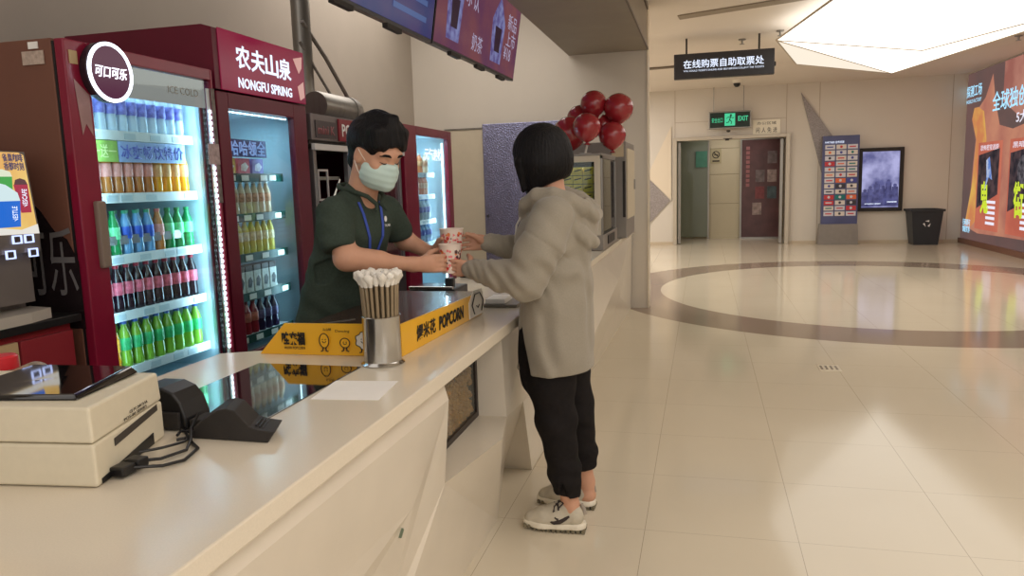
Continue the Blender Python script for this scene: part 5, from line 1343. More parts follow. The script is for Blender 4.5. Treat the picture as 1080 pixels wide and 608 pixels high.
# ------------------------------------------------------------------ people
skin = mat('skin', (198, 150, 124), 0.5, var=0.05, vscale=20, spec=0.35)
skin.node_tree.nodes['Principled BSDF'].inputs['Subsurface Weight'].default_value = 0.06
skin.node_tree.nodes['Principled BSDF'].inputs['Subsurface Radius'].default_value = (0.01, 0.004, 0.002)
hairm = mat('black_hair', (15, 13, 15), 0.55, var=0.4, vscale=90, bump=0.6, bscale=140, stretch=(1, 1, 0.06), spec=0.25)
def frame3(f, up=(0, 0, 1)):
    f = _arr(f); f = f / np.linalg.norm(f)
    l = np.cross(_arr(up), f); l /= np.linalg.norm(l)
    u = np.cross(f, l)
    return np.array([f, l, u])       # rows: forward, left, up
def finger(b, pts, r0, r1):
    n = len(pts)
    b.chain(pts, [r0 + (r1 - r0) * i / (n - 1) for i in range(n)], k=0.004)
def hand(b, wrist, palm, knuckle_dir, side, normal, curl, flen=0.075, rw=0.026, thumb=None, spread=0.0185, rf=0.0085, curls=None):
    """wrist, palm centre; fingers start past palm along knuckle_dir, spaced along side, bending towards normal"""
    w = _arr(wrist); p = _arr(palm); d = _arr(knuckle_dir); d /= np.linalg.norm(d)
    s = _arr(side); s = s - d * (s @ d); s /= np.linalg.norm(s); nrm = _arr(normal); nrm = nrm - d * (nrm @ d) - s * (nrm @ s); nrm /= np.linalg.norm(nrm)
    flat = (nrm, 1.75)
    b.cap(w, p, rw * 1.0, rw * 1.25, 0.02, flat)
    for q in (-1.3, 0, 1.3):
        b.cap(p - d * 0.01 + s * q * 0.010, p + d * 0.030 + s * q * spread * 0.9, 0.019, 0.015, 0.012, flat)
    lens = [0.88, 1.0, 0.94, 0.76]
    for i in range(4):
        q = 1.5 - i
        a = p + d * 0.036 + s * q * spread
        L = flen * lens[i]
        c = curl if curls is None else curls[i]
        pts = [a - d * 0.012, a]
        ang = c * 0.25; cur = a
        for seg, fr in enumerate((0.45, 0.32, 0.23)):
            dirv = d * math.cos(ang) + nrm * math.sin(ang) + s * q * 0.02
            cur = cur + dirv * L * fr; pts.append(cur); ang += c * (0.8 if seg == 0 else 0.7)
        finger(b, pts, rf * 1.08, rf * 0.82)
    if thumb is not None:
        t = [_arr(q) for q in thumb]
        b.chain(t, [0.014] + [0.0105] * (len(t) - 2) + [0.0088], k=0.008)

# ---------------- customer in the grey hoodie
W_ = thing('person', 'standing person in grey hoodie and black trousers reaching over the worktop', 'person', (-0.60, 3.04, 0))
HC = _arr((-0.628, 2.98, 1.555)); HF = frame3((-0.97, 0.10, -0.18))
def Hw(f, l, u): return HC + HF[0] * f + HF[1] * l + HF[2] * u
b = Body()
b.ell(Hw(-0.010, 0, 0.03), (0.098, 0.076, 0.088), 0.03, HF)
b.ell(Hw(0.030, 0, -0.045), (0.062, 0.056, 0.068), 0.03, HF)
b.ell(Hw(0.062, 0, -0.088), (0.022, 0.026, 0.020), 0.02, HF)
b.cap(Hw(0.080, 0, 0.012), Hw(0.104, 0, -0.022), 0.008, 0.012, 0.012)
for s in (-1, 1):
    b.ell(Hw(0.078, s * 0.030, 0.012), (0.012, 0.014, 0.009), 0.008, HF)
    b.ell(Hw(-0.005, s * 0.078, -0.01), (0.018, 0.008, 0.03), 0.008, HF)
b.ell(Hw(0.084, 0, -0.052), (0.010, 0.022, 0.007), 0.006, HF)
b.cap((-0.60, 2.98, 1.50), (-0.585, 2.98, 1.34), 0.052, 0.058, 0.03)
b.cap((-0.585, 2.98, 1.30), (-0.58, 2.98, 0.92), 0.10, 0.10, 0.04, (_arr((0, 1, 0)), 0.75))
for (sh, el, wr) in (((-0.565, 2.83, 1.31), (-0.63, 2.74, 1.10), (-0.868, 2.805, 1.117)), ((-0.58, 3.13, 1.31), (-0.66, 3.16, 1.13), (-0.862, 3.02, 1.203))):
    b.chain([sh, el, wr], [0.05, 0.038, 0.026], 0.03)
b.chain([(-0.585, 2.915, 0.92), (-0.575, 2.905, 0.50), (-0.530, 2.935, 0.10)], [0.085, 0.055, 0.036], 0.03)
b.chain([(-0.585, 3.05, 0.92), (-0.545, 3.10, 0.50), (-0.500, 3.165, 0.12)], [0.085, 0.055, 0.036], 0.03)
b.chain([(-0.530, 2.935, 0.10), (-0.52, 2.935, 0.06), (-0.66, 2.935, 0.045)], [0.036, 0.034, 0.030], 0.02)
b.chain([(-0.500, 3.165, 0.12), (-0.495, 3.165, 0.06), (-0.64, 3.165, 0.045)], [0.036, 0.034, 0.030], 0.02)
# near hand round the lower cup
hand(b, (-0.868, 2.805, 1.117), (-0.905, 2.812, 1.120), (-0.96, -0.10, 0.05), (0, -0.25, 1), (-0.25, 1, 0.1), 0.75, 0.060, thumb=[(-0.893, 2.82, 1.135), (-0.905, 2.862, 1.155), (-0.925, 2.895, 1.165)], rw=0.024, rf=0.0078)
hand(b, (-0.862, 3.02, 1.203), (-0.900, 2.995, 1.208), (-0.90, -0.38, 0.05), (0, -0.15, 1), (-0.35, -0.9, 0.0), 0.5, 0.058, thumb=[(-0.892, 2.98, 1.215), (-0.915, 2.945, 1.24), (-0.935, 2.915, 1.25)], rw=0.024, rf=0.0078)
body_w = b.build('body', skin, W_, 0.005)
# hair: straight bob
b = Body()
b.ell((-0.626, 2.98, 1.572), (0.119, 0.102, 0.112), 0.03)
b.ell((-0.618, 2.98, 1.515), (0.113, 0.103, 0.090), 0.04)
b.cap((-0.622, 2.98, 1.52), (-0.628, 2.98, 1.44), 0.098, 0.074, 0.03, (_arr((0, 1, 0)), 0.9))
for i in range(14):
    a = -2.25 + 4.5 * i / 13
    p = _arr((-0.618 + 0.080 * math.cos(a), 2.98 + 0.082 * math.sin(a), 0)); q = _arr((-0.628 + 0.056 * math.cos(a), 2.98 + 0.066 * math.sin(a), 0))
    b.cap(p + _arr((0, 0, 1.52)), q + _arr((-0.004, 0, 1.43)), 0.028, 0.018, 0.010)
b.ell((-0.80, 2.98, 1.48), (0.105, 0.062, 0.115), 0.012, op='s')
b.cap((-0.700, 2.905, 1.53), (-0.692, 2.915, 1.415), 0.024, 0.007, 0.01)
b.cap((-0.700, 3.055, 1.53), (-0.692, 3.045, 1.415), 0.024, 0.007, 0.01)
b.field(lambda X, Y, Z: 0.0012 * np.sin(160 * np.arctan2(Y - 2.98, X + 0.615) / 3.0 + 0.6 * np.sin(9 * Z)) + 0.0008 * np.sin(97 * np.arctan2(Y - 2.98, X + 0.615) / 2.0 + 4 * Z))
b.plane((-0.69, 2.98, 1.398), (0.42, 0, -1))
b.build('hair', hairm, W_, 0.005)
# hoodie
hood = mat('hoodie_grey', (148, 140, 126), 0.9, var=0.07, vscale=260, bump=0.15, bscale=500, spec=0.1, sheen=0.2)
b = Body()
Yn = _arr((0, 1, 0))
b.cap((-0.577, 2.98, 1.23), (-0.588, 2.98, 0.66), 0.140, 0.158, 0.05, (Yn, 0.72))
b.cap((-0.57, 2.85, 1.325), (-0.58, 3.11, 1.325), 0.072, 0.072, 0.06)
b.ell((-0.645, 2.98, 1.22), (0.085, 0.11, 0.10), 0.06)
b.chain([(-0.555, 2.815, 1.315), (-0.600, 2.755, 1.20), (-0.648, 2.728, 1.085)], [0.082, 0.088, 0.080], 0.016)
b.chain([(-0.648, 2.728, 1.085), (-0.755, 2.760, 1.098), (-0.872, 2.802, 1.115)], [0.078, 0.062, 0.042], 0.012)
b.chain([(-0.575, 3.145, 1.315), (-0.62, 3.20, 1.21), (-0.67, 3.19, 1.125)], [0.08, 0.082, 0.074], 0.05)
b.chain([(-0.67, 3.19, 1.125), (-0.77, 3.10, 1.165), (-0.860, 3.022, 1.202)], [0.072, 0.058, 0.042], 0.03)
b.cap((-0.862, 2.797, 1.114), (-0.892, 2.806, 1.117), 0.036, 0.035, 0.006)
b.cap((-0.850, 3.026, 1.198), (-0.880, 3.008, 1.205), 0.036, 0.035, 0.006)
# hood: pouch behind the neck and a rolled rim
b.ell((-0.505, 2.98, 1.325), (0.085, 0.135, 0.085), 0.03)
b.ell((-0.468, 2.98, 1.262), (0.062, 0.105, 0.062), 0.03)
b.ell((-0.520, 2.98, 1.400), (0.075, 0.095, 0.048), 0.008, op='s')
rim = [(-0.700, 2.955, 1.315), (-0.678, 2.900, 1.365), (-0.625, 2.862, 1.396), (-0.560, 2.846, 1.398), (-0.500, 2.850, 1.378), (-0.450, 2.880, 1.345), (-0.425, 2.935, 1.318)]
rim2 = [(x, 2 * 2.98 - y, z) for x, y, z in rim]
rr_ = [0.026, 0.030, 0.032, 0.033, 0.033, 0.031, 0.030]
b.chain(rim, rr_, 0.006); b.chain(rim2, rr_, 0.006); b.cap(rim[-1], rim2[-1], 0.032, 0.032, 0.01)
b.chain([(-0.63, 2.868, 1.352), (-0.56, 2.846, 1.332), (-0.505, 2.848, 1.295), (-0.458, 2.868, 1.250), (-0.432, 2.92, 1.215), (-0.428, 2.98, 1.205)], [0.020, 0.026, 0.028, 0.030, 0.030, 0.030], 0.005)
def folds(X, Y, Z):
    d = 0
    # sleeve folds gathered at elbow and cuff
    for (c, s, f, am, dr) in (((-0.70, 2.72, 1.08), 0.075, 105, 0.0075, (0.9, 0.2, 0.55)), ((-0.83, 2.79, 1.11), 0.05, 170, 0.0052, (1, 0.1, 0.35)), ((-0.60, 2.74, 1.20), 0.09, 62, 0.0065, (0.5, 0.1, 1.0)),
                              ((-0.80, 3.07, 1.18), 0.07, 150, 0.0030, (1, 0.1, 0.3)), ((-0.66, 2.86, 1.20), 0.09, 55, 0.0065, (0.8, 0.3, -0.7)), ((-0.50, 2.86, 1.12), 0.13, 44, 0.0055, (0.35, 0.2, 1)), ((-0.58, 2.80, 0.80), 0.15, 40, 0.0055, (1.0, 0.3, 0.22)),
                              ((-0.47, 2.90, 1.0), 0.16, 50, 0.0045, (0.9, 0.6, 0.3)), ((-0.46, 2.93, 1.29), 0.07, 90, 0.005, (0.5, 0.3, 1))):
        g = np.exp(-((X - c[0]) ** 2 + (Y - c[1]) ** 2 + (Z - c[2]) ** 2) / (2 * s * s))
        ph = (X - c[0]) * dr[0] + (Y - c[1]) * dr[1] + (Z - c[2]) * dr[2]
        d = d + am * g * np.sin(f * ph + 1.3 * np.sin(23 * (X + Y)) + 1.1 * np.sin(17 * Z))
    d = d + 0.0012 * np.sin(31 * X + 4 * np.sin(13 * Z)) * np.sin(27 * Z + 3 * np.sin(11 * Y))
    # drop shoulder seam and side seam
    s1 = np.exp(-((((X + 0.56) * 0.55 + (Z - 1.20) * 0.84 + (Y - 2.8) * 0.2) / 0.0035) ** 2)) * (Y < 2.83) * (Z > 1.12) * (X > -0.68)
    s2 = np.exp(-((X + 0.690) / 0.0035) ** 2) * (Z < 1.0) * (Y < 2.9)
    return d + 0.004 * s1 + 0.003 * s2
b.field(folds)
b.plane((0, 0, 0.695), (0, 0, -1))
# slit at the side seam
b.wedge([((-0.700, 2.86, 0.895), (-1, 0, 0.14)), ((-0.700, 2.86, 0.895), (1, 0, 0.24)), ((0, 2.865, 0), (0, 1, 0))])
hoodie = b.build('hoodie', hood, W_, 0.0055)
t = MB(); 
for s in (-1, 1):
    t.tube([(-0.700, 2.98 + s * 0.045, 1.335), (-0.728, 2.98 + s * 0.050, 1.28), (-0.735, 2.98 + s * 0.052, 1.21)], 0.004, 8)
t.build('drawstring', mat('drawstring', (190, 182, 168), 0.7), hoodie, True)
# trousers
trm = mat('trousers_black', (30, 27, 27), 0.85, var=0.15, vscale=60, bump=0.1, bscale=300, spec=0.15)
b = Body()
b.cap((-0.583, 2.93, 0.90), (-0.583, 3.03, 0.90), 0.115, 0.115, 0.05)
b.chain([(-0.592, 2.905, 0.84), (-0.598, 2.898, 0.66), (-0.578, 2.903, 0.48), (-0.552, 2.925, 0.26), (-0.540, 2.930, 0.16)], [0.118, 0.098, 0.080, 0.066, 0.058], 0.03)
b.chain([(-0.582, 3.055, 0.84), (-0.562, 3.07, 0.66), (-0.535, 3.10, 0.48), (-0.515, 3.145, 0.26), (-0.512, 3.155, 0.16)], [0.112, 0.096, 0.080, 0.064, 0.058], 0.03)
b.ell((-0.690, 2.885, 0.76), (0.035, 0.035, 0.14), 0.03)
def tf(X, Y, Z):
    g = np.exp(-((Z - 0.50) / 0.12) ** 2); g2 = np.exp(-((Z - 0.25) / 0.10) ** 2)
    return 0.0035 * g * np.sin(48 * Z + 30 * X + 2 * np.sin(20 * Y)) + 0.003 * g2 * np.sin(75 * Z + 22 * X) + 0.0018 * np.sin(50 * X + 6 * Z)
b.field(tf)
b.plane((-0.54, 2.93, 0.162), (-0.15, 0, -1), ((-0.75, 2.8, 0.0), (-0.4, 3.03, 0.3)))
b.plane((-0.51, 3.15, 0.190), (0.15, 0, -1), ((-0.75, 3.035, 0.0), (-0.4, 3.3, 0.3)))
b.wedge([((-0.550, 2.86, 0.235), (-1, 0, 0.30)), ((-0.550, 2.86, 0.235), (1, 0, 0.30)), ((0, 2.885, 0), (0, 1, 0))])
b.plane((0, 0, 0.985), (0, 0, 1))
b.build('trousers', trm, W_, 0.0055)
# trainers
shm = mat('trainer_cream', (190, 181, 163), 0.6, var=0.08, vscale=40, bump=0.1, bscale=300)
gum = mat('outsole_olive', (112, 104, 84), 0.6, var=0.4, vscale=60)
mids = mat('midsole_white', (224, 216, 198), 0.5)
lacem = mat('lace_brown', (52, 42, 40), 0.7, var=0.2)
greys = mat('suede_grey', (150, 140, 128), 0.8, var=0.1)
def shoe(cx, cy, ang):
    """toe towards -x; cx = heel x"""
    def S(x, y, z):
        ca, sa = math.cos(ang), math.sin(ang)
        return (cx - x * ca - y * sa, cy - x * sa + y * ca, z)
    b = Body()
    fz = (_arr((0, 0, 1)), 1.0)
    b.chain([S(0.045, 0, 0.055), S(0.11, 0, 0.058), S(0.17, 0.0, 0.050), S(0.225, 0.0, 0.040)], [0.036, 0.040, 0.042, 0.034], 0.03)
    b.chain([S(0.040, 0, 0.075), S(0.060, 0, 0.105)], [0.036, 0.036], 0.02)
    b.chain([S(0.085, 0, 0.10), S(0.13, 0, 0.085)], [0.032, 0.030], 0.02)
    b.ell(S(0.055, 0, 0.150), (0.050, 0.028, 0.045), 0.01, op='s')
    b.plane(S(0, 0, 0.034), (0, 0, -1))
    up = b.build('trainer', shm, W_, 0.0035)
    s = Body()
    s.chain([S(0.035, 0, 0.025), S(0.11, 0, 0.024), S(0.18, 0, 0.024), S(0.232, 0, 0.032)], [0.040, 0.038, 0.046, 0.034], 0.03)
    s.plane(S(0, 0, 0.040), (-0.0, 0, 1)); s.plane(S(0, 0, 0.014), (0, 0, -1))
    s.build('midsole', mids, up, 0.0035)
    o = MB()
    for k in range(13):
        x = 0.005 + k * 0.0205
        hw = 0.036 + 0.006 * math.sin(PI * k / 12)
        p = S(x, 0, 0.0); 
        q0 = S(x - 0.007, -hw, 0.001); q1 = S(x + 0.007, -hw, 0.001); q2 = S(x + 0.007, hw, 0.001); q3 = S(x - 0.007, hw, 0.001)
        zz = 0.010 if k > 10 else 0.0
        o.prism([(a[0], a[1], a[2] + zz) for a in (q0, q1, q2, q3)], (0, 0, 0.0145))
    o.build('outsole', gum, up)
    l = MB()
    for k in range(5):
        x = 0.105 + k * 0.018; z = 0.118 - k * 0.0085
        l.tube([S(x, -0.036, z - 0.020), S(x + 0.004, -0.02, z - 0.002), S(x + 0.006, 0, z + 0.006), S(x + 0.004, 0.02, z - 0.002), S(x, 0.036, z - 0.020)], 0.0042, 6)
    l.tube([S(0.10, -0.01, 0.128), S(0.085, -0.035, 0.130), S(0.10, -0.045, 0.115), S(0.118, -0.02, 0.12)], 0.0035, 6)
    l.tube([S(0.10, 0.0, 0.128), S(0.12, -0.04, 0.118), S(0.125, -0.052, 0.095)], 0.003, 6)
    l.build('laces', lacem, up, True)
    for s_ in (-1, 1):
        d = MB()
        d.tube([S(0.150, s_ * 0.0405, 0.052), S(0.125, s_ * 0.0425, 0.046), S(0.100, s_ * 0.0425, 0.052), S(0.078, s_ * 0.0400, 0.064), S(0.060, s_ * 0.0375, 0.076)], [0.004, 0.009, 0.011, 0.008, 0.004], 8)
        d.tube([S(0.105, s_ * 0.0425, 0.060), S(0.120, s_ * 0.0415, 0.068), S(0.112, s_ * 0.040, 0.076)], [0.008, 0.006, 0.003], 8)
        d.build('side_stripe', lacem, up, True)
    h = MB(); h.tube([S(0.004, 0, 0.075), S(0.006, 0, 0.10), S(0.014, 0, 0.118)], [0.012, 0.010, 0.007], 8); h.build('heel_tab', greys, up, True)
shoe(-0.470, 2.932, 0.0)
shoe(-0.462, 3.165, -0.04)

# ---------------- masked man behind the counter
S_ = thing('person', 'masked person in dark green polo shirt with blue lanyard behind the counter', 'person', (-1.58, 2.72, 0))
f2_ = _arr((0.95, -0.31, 0)); f2_ /= np.linalg.norm(f2_); l2 = _arr((0.31, 0.95, 0)); l2 /= np.linalg.norm(l2)
HC2 = _arr((-1.200, 2.655, 1.565)); G = frame3((0.86, -0.38, -0.42))
def Hs(f, l, u): return tuple(HC2 + G[0] * f + G[1] * l + G[2] * u)
b = Body()
b.ell(Hs(-0.012, 0, 0.040), (0.100, 0.078, 0.088), 0.03, G)
b.ell(Hs(0.022, 0, -0.030), (0.070, 0.064, 0.075), 0.035, G)
b.ell(Hs(0.052, 0, -0.088), (0.030, 0.034, 0.024), 0.03, G)
b.cap(Hs(0.083, 0, 0.018), Hs(0.104, 0, -0.018), 0.008, 0.011, 0.012)
b.cap(Hs(0.076, -0.045, 0.036), Hs(0.084, 0, 0.034), 0.012, 0.012, 0.02); b.cap(Hs(0.076, 0.045, 0.036), Hs(0.084, 0, 0.034), 0.012, 0.012, 0.02)
for s in (-1, 1):
    b.ell(Hs(0.088, s * 0.031, 0.012), (0.010, 0.016, 0.010), 0.006, G, op='s')
    b.ell(Hs(0.076, s * 0.031, 0.012), (0.012, 0.016, 0.010), 0.004, G)
    b.ell(Hs(0.060, s * 0.046, -0.018), (0.02, 0.018, 0.02), 0.02, G)
    b.ell(Hs(-0.012, s * 0.076, -0.002), (0.020, 0.010, 0.033), 0.006, G)
    b.ell(Hs(-0.008, s * 0.086, 0.004), (0.010, 0.006, 0.018), 0.004, G, op='s')
b.ell(Hs(0.086, 0, -0.052), (0.010, 0.024, 0.008), 0.006, G)
b.cap(Hs(-0.030, 0, -0.05), (-1.285, 2.685, 1.40), 0.054, 0.062, 0.03)
b.cap((-1.33, 2.695, 1.27), (-1.445, 2.72, 0.98), 0.080, 0.075, 0.04, (l2, 0.66))
b.cap((-1.325, 2.575, 1.34), (-1.27, 2.82, 1.34), 0.042, 0.042, 0.04)
b.chain([(-1.318, 2.545, 1.335), (-1.262, 2.490, 1.195), (-1.085, 2.690, 1.150)], [0.052, 0.041, 0.026], 0.025)
b.cap((-1.262, 2.490, 1.195), (-1.18, 2.590, 1.175), 0.041, 0.038, 0.02)
b.chain([(-1.255, 2.850, 1.335), (-1.225, 2.955, 1.225), (-1.098, 2.950, 1.165)], [0.050, 0.040, 0.026], 0.025)
b.chain([(-1.44, 2.66, 0.95), (-1.52, 2.63, 0.50), (-1.60, 2.63, 0.07)], [0.07, 0.06, 0.04], 0.03)
b.chain([(-1.44, 2.78, 0.95), (-1.52, 2.81, 0.50), (-1.60, 2.81, 0.07)], [0.07, 0.06, 0.04], 0.03)
b.cap((-1.60, 2.63, 0.05), (-1.46, 2.60, 0.04), 0.04, 0.03, 0.02); b.cap((-1.60, 2.81, 0.05), (-1.46, 2.80, 0.04), 0.04, 0.03, 0.02)
hand(b, (-1.085, 2.690, 1.150), (-1.046, 2.742, 1.146), (0.80, 0.58, -0.02), (-0.1, 0, 1), (-0.6, 0.8, 0), 0.55, 0.068, thumb=[(-1.06, 2.745, 1.165), (-1.050, 2.79, 1.185), (-1.03, 2.825, 1.195)], rw=0.027, rf=0.0088)
hand(b, (-1.098, 2.950, 1.165), (-1.062, 2.930, 1.180), (0.85, -0.1, 0.35), (-0.3, 0.1, 1), (0.2, -1, 0), 0.6, 0.062, thumb=[(-1.07, 2.92, 1.20), (-1.05, 2.90, 1.225), (-1.03, 2.885, 1.235)], rw=0.027, rf=0.0088)
body_s = b.build('body', skin, S_, 0.0048)
# hair
b = Body()
b.ell(Hs(-0.022, 0, 0.062), (0.112, 0.094, 0.094), 0.03, G)
b.cap(Hs(-0.065, 0, 0.02), Hs(-0.085, 0, -0.045), 0.07, 0.045, 0.03)
for i in range(9):
    q = -1 + 2 * i / 8
    b.cap(Hs(0.045, q * 0.062, 0.105), Hs(0.088 - 0.026 * q * q, q * 0.074, 0.062 + 0.010 * math.sin(i * 2.3)), 0.026, 0.010, 0.022)
b.cap(Hs(-0.03, 0.0, 0.125), Hs(0.03, 0.010, 0.148), 0.040, 0.024, 0.04)
b.cap(Hs(0.02, -0.01, 0.150), Hs(0.045, 0.015, 0.166), 0.014, 0.007, 0.02)
for s in (-1, 1):
    b.ell(Hs(0.012, s * 0.095, -0.020), (0.060, 0.036, 0.062), 0.010, G, op='s')
b.ell(Hs(0.105, 0.004, 0.000), (0.055, 0.070, 0.072), 0.010, G, op='s')
b.ell(Hs(0.04, 0, -0.085), (0.085, 0.12, 0.075), 0.015, G, op='s')
def hf(X, Y, Z):
    a = (X - HC2[0]) * G[1][0] + (Y - HC2[1]) * G[1][1]
    f = (X - HC2[0]) * G[0][0] + (Y - HC2[1]) * G[0][1] + (Z - HC2[2]) * G[0][2]
    return 0.0014 * np.sin(140 * a + 25 * f) * np.sin(60 * f + 30 * a) + 0.0008 * np.sin(230 * a + 60 * Z)
b.field(hf)
b.build('hair', hairm, S_, 0.0045)
t = MB()
for s in (-1, 1):
    t.tube([Hs(0.0955, s * 0.014, 0.032), Hs(0.0960, s * 0.026, 0.037), Hs(0.0910, s * 0.042, 0.037), Hs(0.079, s * 0.056, 0.030)], [0.003, 0.005, 0.0048, 0.002], 8)
t.build('eyebrows', hairm, S_, True)
t = MB()
for s in (-1, 1):
    t.tube([Hs(0.0835, s * 0.017, 0.005), Hs(0.0885, s * 0.026, 0.003), Hs(0.0875, s * 0.036, 0.003), Hs(0.078, s * 0.047, 0.007)], [0.0012, 0.0022, 0.0022, 0.001], 8)
t.build('eyelashes', mat('lash', (36, 24, 22), 0.6), S_, True)
# surgical mask
b = Body()
b.ell(Hs(0.030, 0, -0.046), (0.082, 0.077, 0.074), 0.02, G)
b.cap(Hs(0.100, 0, -0.008), Hs(0.096, 0, -0.078), 0.017, 0.022, 0.03)
b.plane(Hs(0, 0, -0.004), G[2] - G[0] * 0.10)
b.plane(Hs(0, 0, -0.106), -G[2] - G[0] * 0.15)
b.plane(Hs(0.018, 0, 0), -G[0] + G[2] * 0.10)
b.field(lambda X, Y, Z: 0.0008 * np.sin(((X - HC2[0]) * G[2][0] + (Y - HC2[1]) * G[2][1] + (Z - HC2[2]) * G[2][2]) * 260))
mk = b.build('face_mask', mat('mask_pale_green', (190, 212, 206), 0.7, var=0.03, vscale=20), S_, 0.0035)
t = MB()
for s in (-1, 1):
    t.tube([Hs(0.030, s * 0.066, -0.012), Hs(0.010, s * 0.078, 0.008), Hs(-0.010, s * 0.084, 0.026)], 0.0014, 6)
    t.tube([Hs(0.030, s * 0.064, -0.085), Hs(0.005, s * 0.078, -0.05), Hs(-0.015, s * 0.084, -0.022)], 0.0014, 6)
t.build('ear_loops', M['white'], mk, True)
# polo
polo = mat('polo_green', (58, 68, 60), 0.85, var=0.12, vscale=120, bump=0.1, bscale=400, spec=0.15)
b = Body()
b.cap((-1.325, 2.695, 1.275), (-1.455, 2.72, 0.93), 0.112, 0.112, 0.05, (l2, 0.66))
b.cap((-1.330, 2.560, 1.352), (-1.268, 2.830, 1.352), 0.062, 0.062, 0.05)
b.cap((-1.325, 2.60, 1.385), (-1.292, 2.68, 1.425), 0.040, 0.058, 0.03)
b.cap((-1.28, 2.79, 1.385), (-1.285, 2.70, 1.425), 0.040, 0.058, 0.03)
b.chain([(-1.325, 2.535, 1.350), (-1.300, 2.500, 1.255)], [0.064, 0.066], 0.03)
b.chain([(-1.255, 2.860, 1.350), (-1.238, 2.915, 1.268)], [0.062, 0.064], 0.03)
def pf_(X, Y, Z):
    d = 0
    for (c, s, f, am, dr) in (((-1.38, 2.58, 1.18), 0.10, 62, 0.0045, (0.5, 0.2, 1)), ((-1.45, 2.62, 1.02), 0.10, 55, 0.004, (0.4, 0.6, 0.9)), ((-1.35, 2.48, 1.32), 0.07, 75, 0.003, (0.2, 0.9, 0.7)), ((-1.28, 2.68, 1.20), 0.10, 50, 0.003, (0.3, 0.9, 0.4))):
        g = np.exp(-((X - c[0]) ** 2 + (Y - c[1]) ** 2 + (Z - c[2]) ** 2) / (2 * s * s))
        d = d + am * g * np.sin(f * ((X - c[0]) * dr[0] + (Y - c[1]) * dr[1] + (Z - c[2]) * dr[2]) + 1.4 * np.sin(19 * X + 14 * Z))
    return d
b.field(pf_)
b.plane((-1.285, 2.49, 1.228), (0.35, -0.25, -1), ((-1.42, 2.38, 1.10), (-1.19, 2.555, 1.262)))
b.plane((-1.232, 2.925, 1.235), (0.1, 0.3, -1), ((-1.34, 2.875, 1.10), (-1.10, 3.05, 1.262)))
b.ell((-1.268, 2.68, 1.492), (0.058, 0.058, 0.052), 0.006, op='s')
b.plane((0, 0, 0.90), (0, 0, -1))
ps_ = b.build('polo_shirt', polo, S_, 0.0055)
# collar
fw = _arr((0.95, -0.31, 0)); 
def Ch(f, l, z): return tuple(_arr((-1.29, 2.685, 0)) + fw * f + l2 * l + _arr((0, 0, z)))
t = MB()
t.tube([Ch(0.112, 0.030, 1.360), Ch(0.098, 0.012, 1.385), Ch(0.085, 0.045, 1.415), Ch(0.035, 0.074, 1.438), Ch(-0.03, 0.078, 1.452), Ch(-0.072, 0.035, 1.462), Ch(-0.08, 0, 1.464), Ch(-0.072, -0.035, 1.462), Ch(-0.03, -0.078, 1.452), Ch(0.035, -0.074, 1.438), Ch(0.085, -0.045, 1.415), Ch(0.098, -0.012, 1.385), Ch(0.112, -0.030, 1.360)], [0.004] + [0.0085] * 11 + [0.004], 8)
t.build('collar', polo, ps_, True)
# lanyard, badge clip and chest print
bvh_parts = [ps_]
from mathutils.bvhtree import BVHTree
def surf_bvh(o):
    me = o.data
    W = worg(o)
    return BVHTree.FromPolygons([v.co + W for v in me.vertices], [tuple(p.vertices) for p in me.polygons])
BV = surf_bvh(ps_)
def on_chest(l, z, off):
    org = Vector(Ch(0.6, l, z))
    h = BV.ray_cast(org, Vector((-fw[0], -fw[1], 0)))
    return (h[0] if h[0] is not None else Vector(Ch(0.12, l, z))) + Vector((fw[0], fw[1], 0)) * off
lan = mat('lanyard_blue', (52, 76, 166), 0.6, var=0.1)
t = MB()
for s in (-1, 1):
    pts = [on_chest(s * 0.062, 1.395, 0.003)] + [on_chest(s * (0.062 - 0.052 * k / 6), 1.395 - 0.27 * k / 6, 0.003) for k in range(1, 7)]
    for a, c in zip(pts[:-1], pts[1:]):
        wv = Vector(l2) * 0.006; nv = Vector((fw[0], fw[1], 0)) * 0.002
        t.poly([a - wv, a + wv, c + wv, c - wv, a - wv + nv, a + wv + nv, c + wv + nv, c - wv + nv], [(0, 1, 2, 3), (7, 6, 5, 4), (0, 4, 5, 1), (1, 5, 6, 2), (2, 6, 7, 3), (3, 7, 4, 0)])
t.build('lanyard', lan, S_)
c0 = on_chest(0, 1.12, 0.006)
MB().box(c0.x - 0.006, c0.y - 0.006, 1.085, c0.x + 0.006, c0.y + 0.006, 1.125, 0.002).build('lanyard_clip', M['steel'], S_)
p0 = on_chest(0.075, 1.30, 0.002)
text(S_, 'OSKAR', p0, l2, (0, 0, 1), 0.045, 0.010, M['wtxt'], name='chest_print', depth=0.0006)
p1 = on_chest(0.075, 1.325, 0.002)
MB().lathe([(0, 0), (0.012, 0), (0.012, 0.001), (0, 0.001)], p1, 12, 'x').build('chest_emblem', M['wtxt'], S_)
# trousers and shoes of the man (behind the counter)
b = Body()
b.cap((-1.47, 2.66, 0.90), (-1.46, 2.79, 0.90), 0.098, 0.098, 0.04)
b.chain([(-1.47, 2.64, 0.86), (-1.53, 2.63, 0.50), (-1.60, 2.63, 0.12)], [0.11, 0.085, 0.07], 0.03)
b.chain([(-1.47, 2.80, 0.86), (-1.53, 2.81, 0.50), (-1.60, 2.81, 0.12)], [0.10, 0.085, 0.07], 0.03)
b.plane((0, 0, 0.09), (0, 0, -1))
b.build('trousers', trm, S_, 0.009)
for y in (2.63, 2.81):
    b = Body(); b.chain([(-1.62, y, 0.045), (-1.53, y - 0.01, 0.045), (-1.44, y - 0.02, 0.038)], [0.048, 0.045, 0.038], 0.02); b.cap((-1.60, y, 0.06), (-1.60, y, 0.11), 0.045, 0.045, 0.02); b.plane((0, 0, 0.002), (0, 0, -1))
    b.build('shoe', M['blackm'], S_, 0.008)

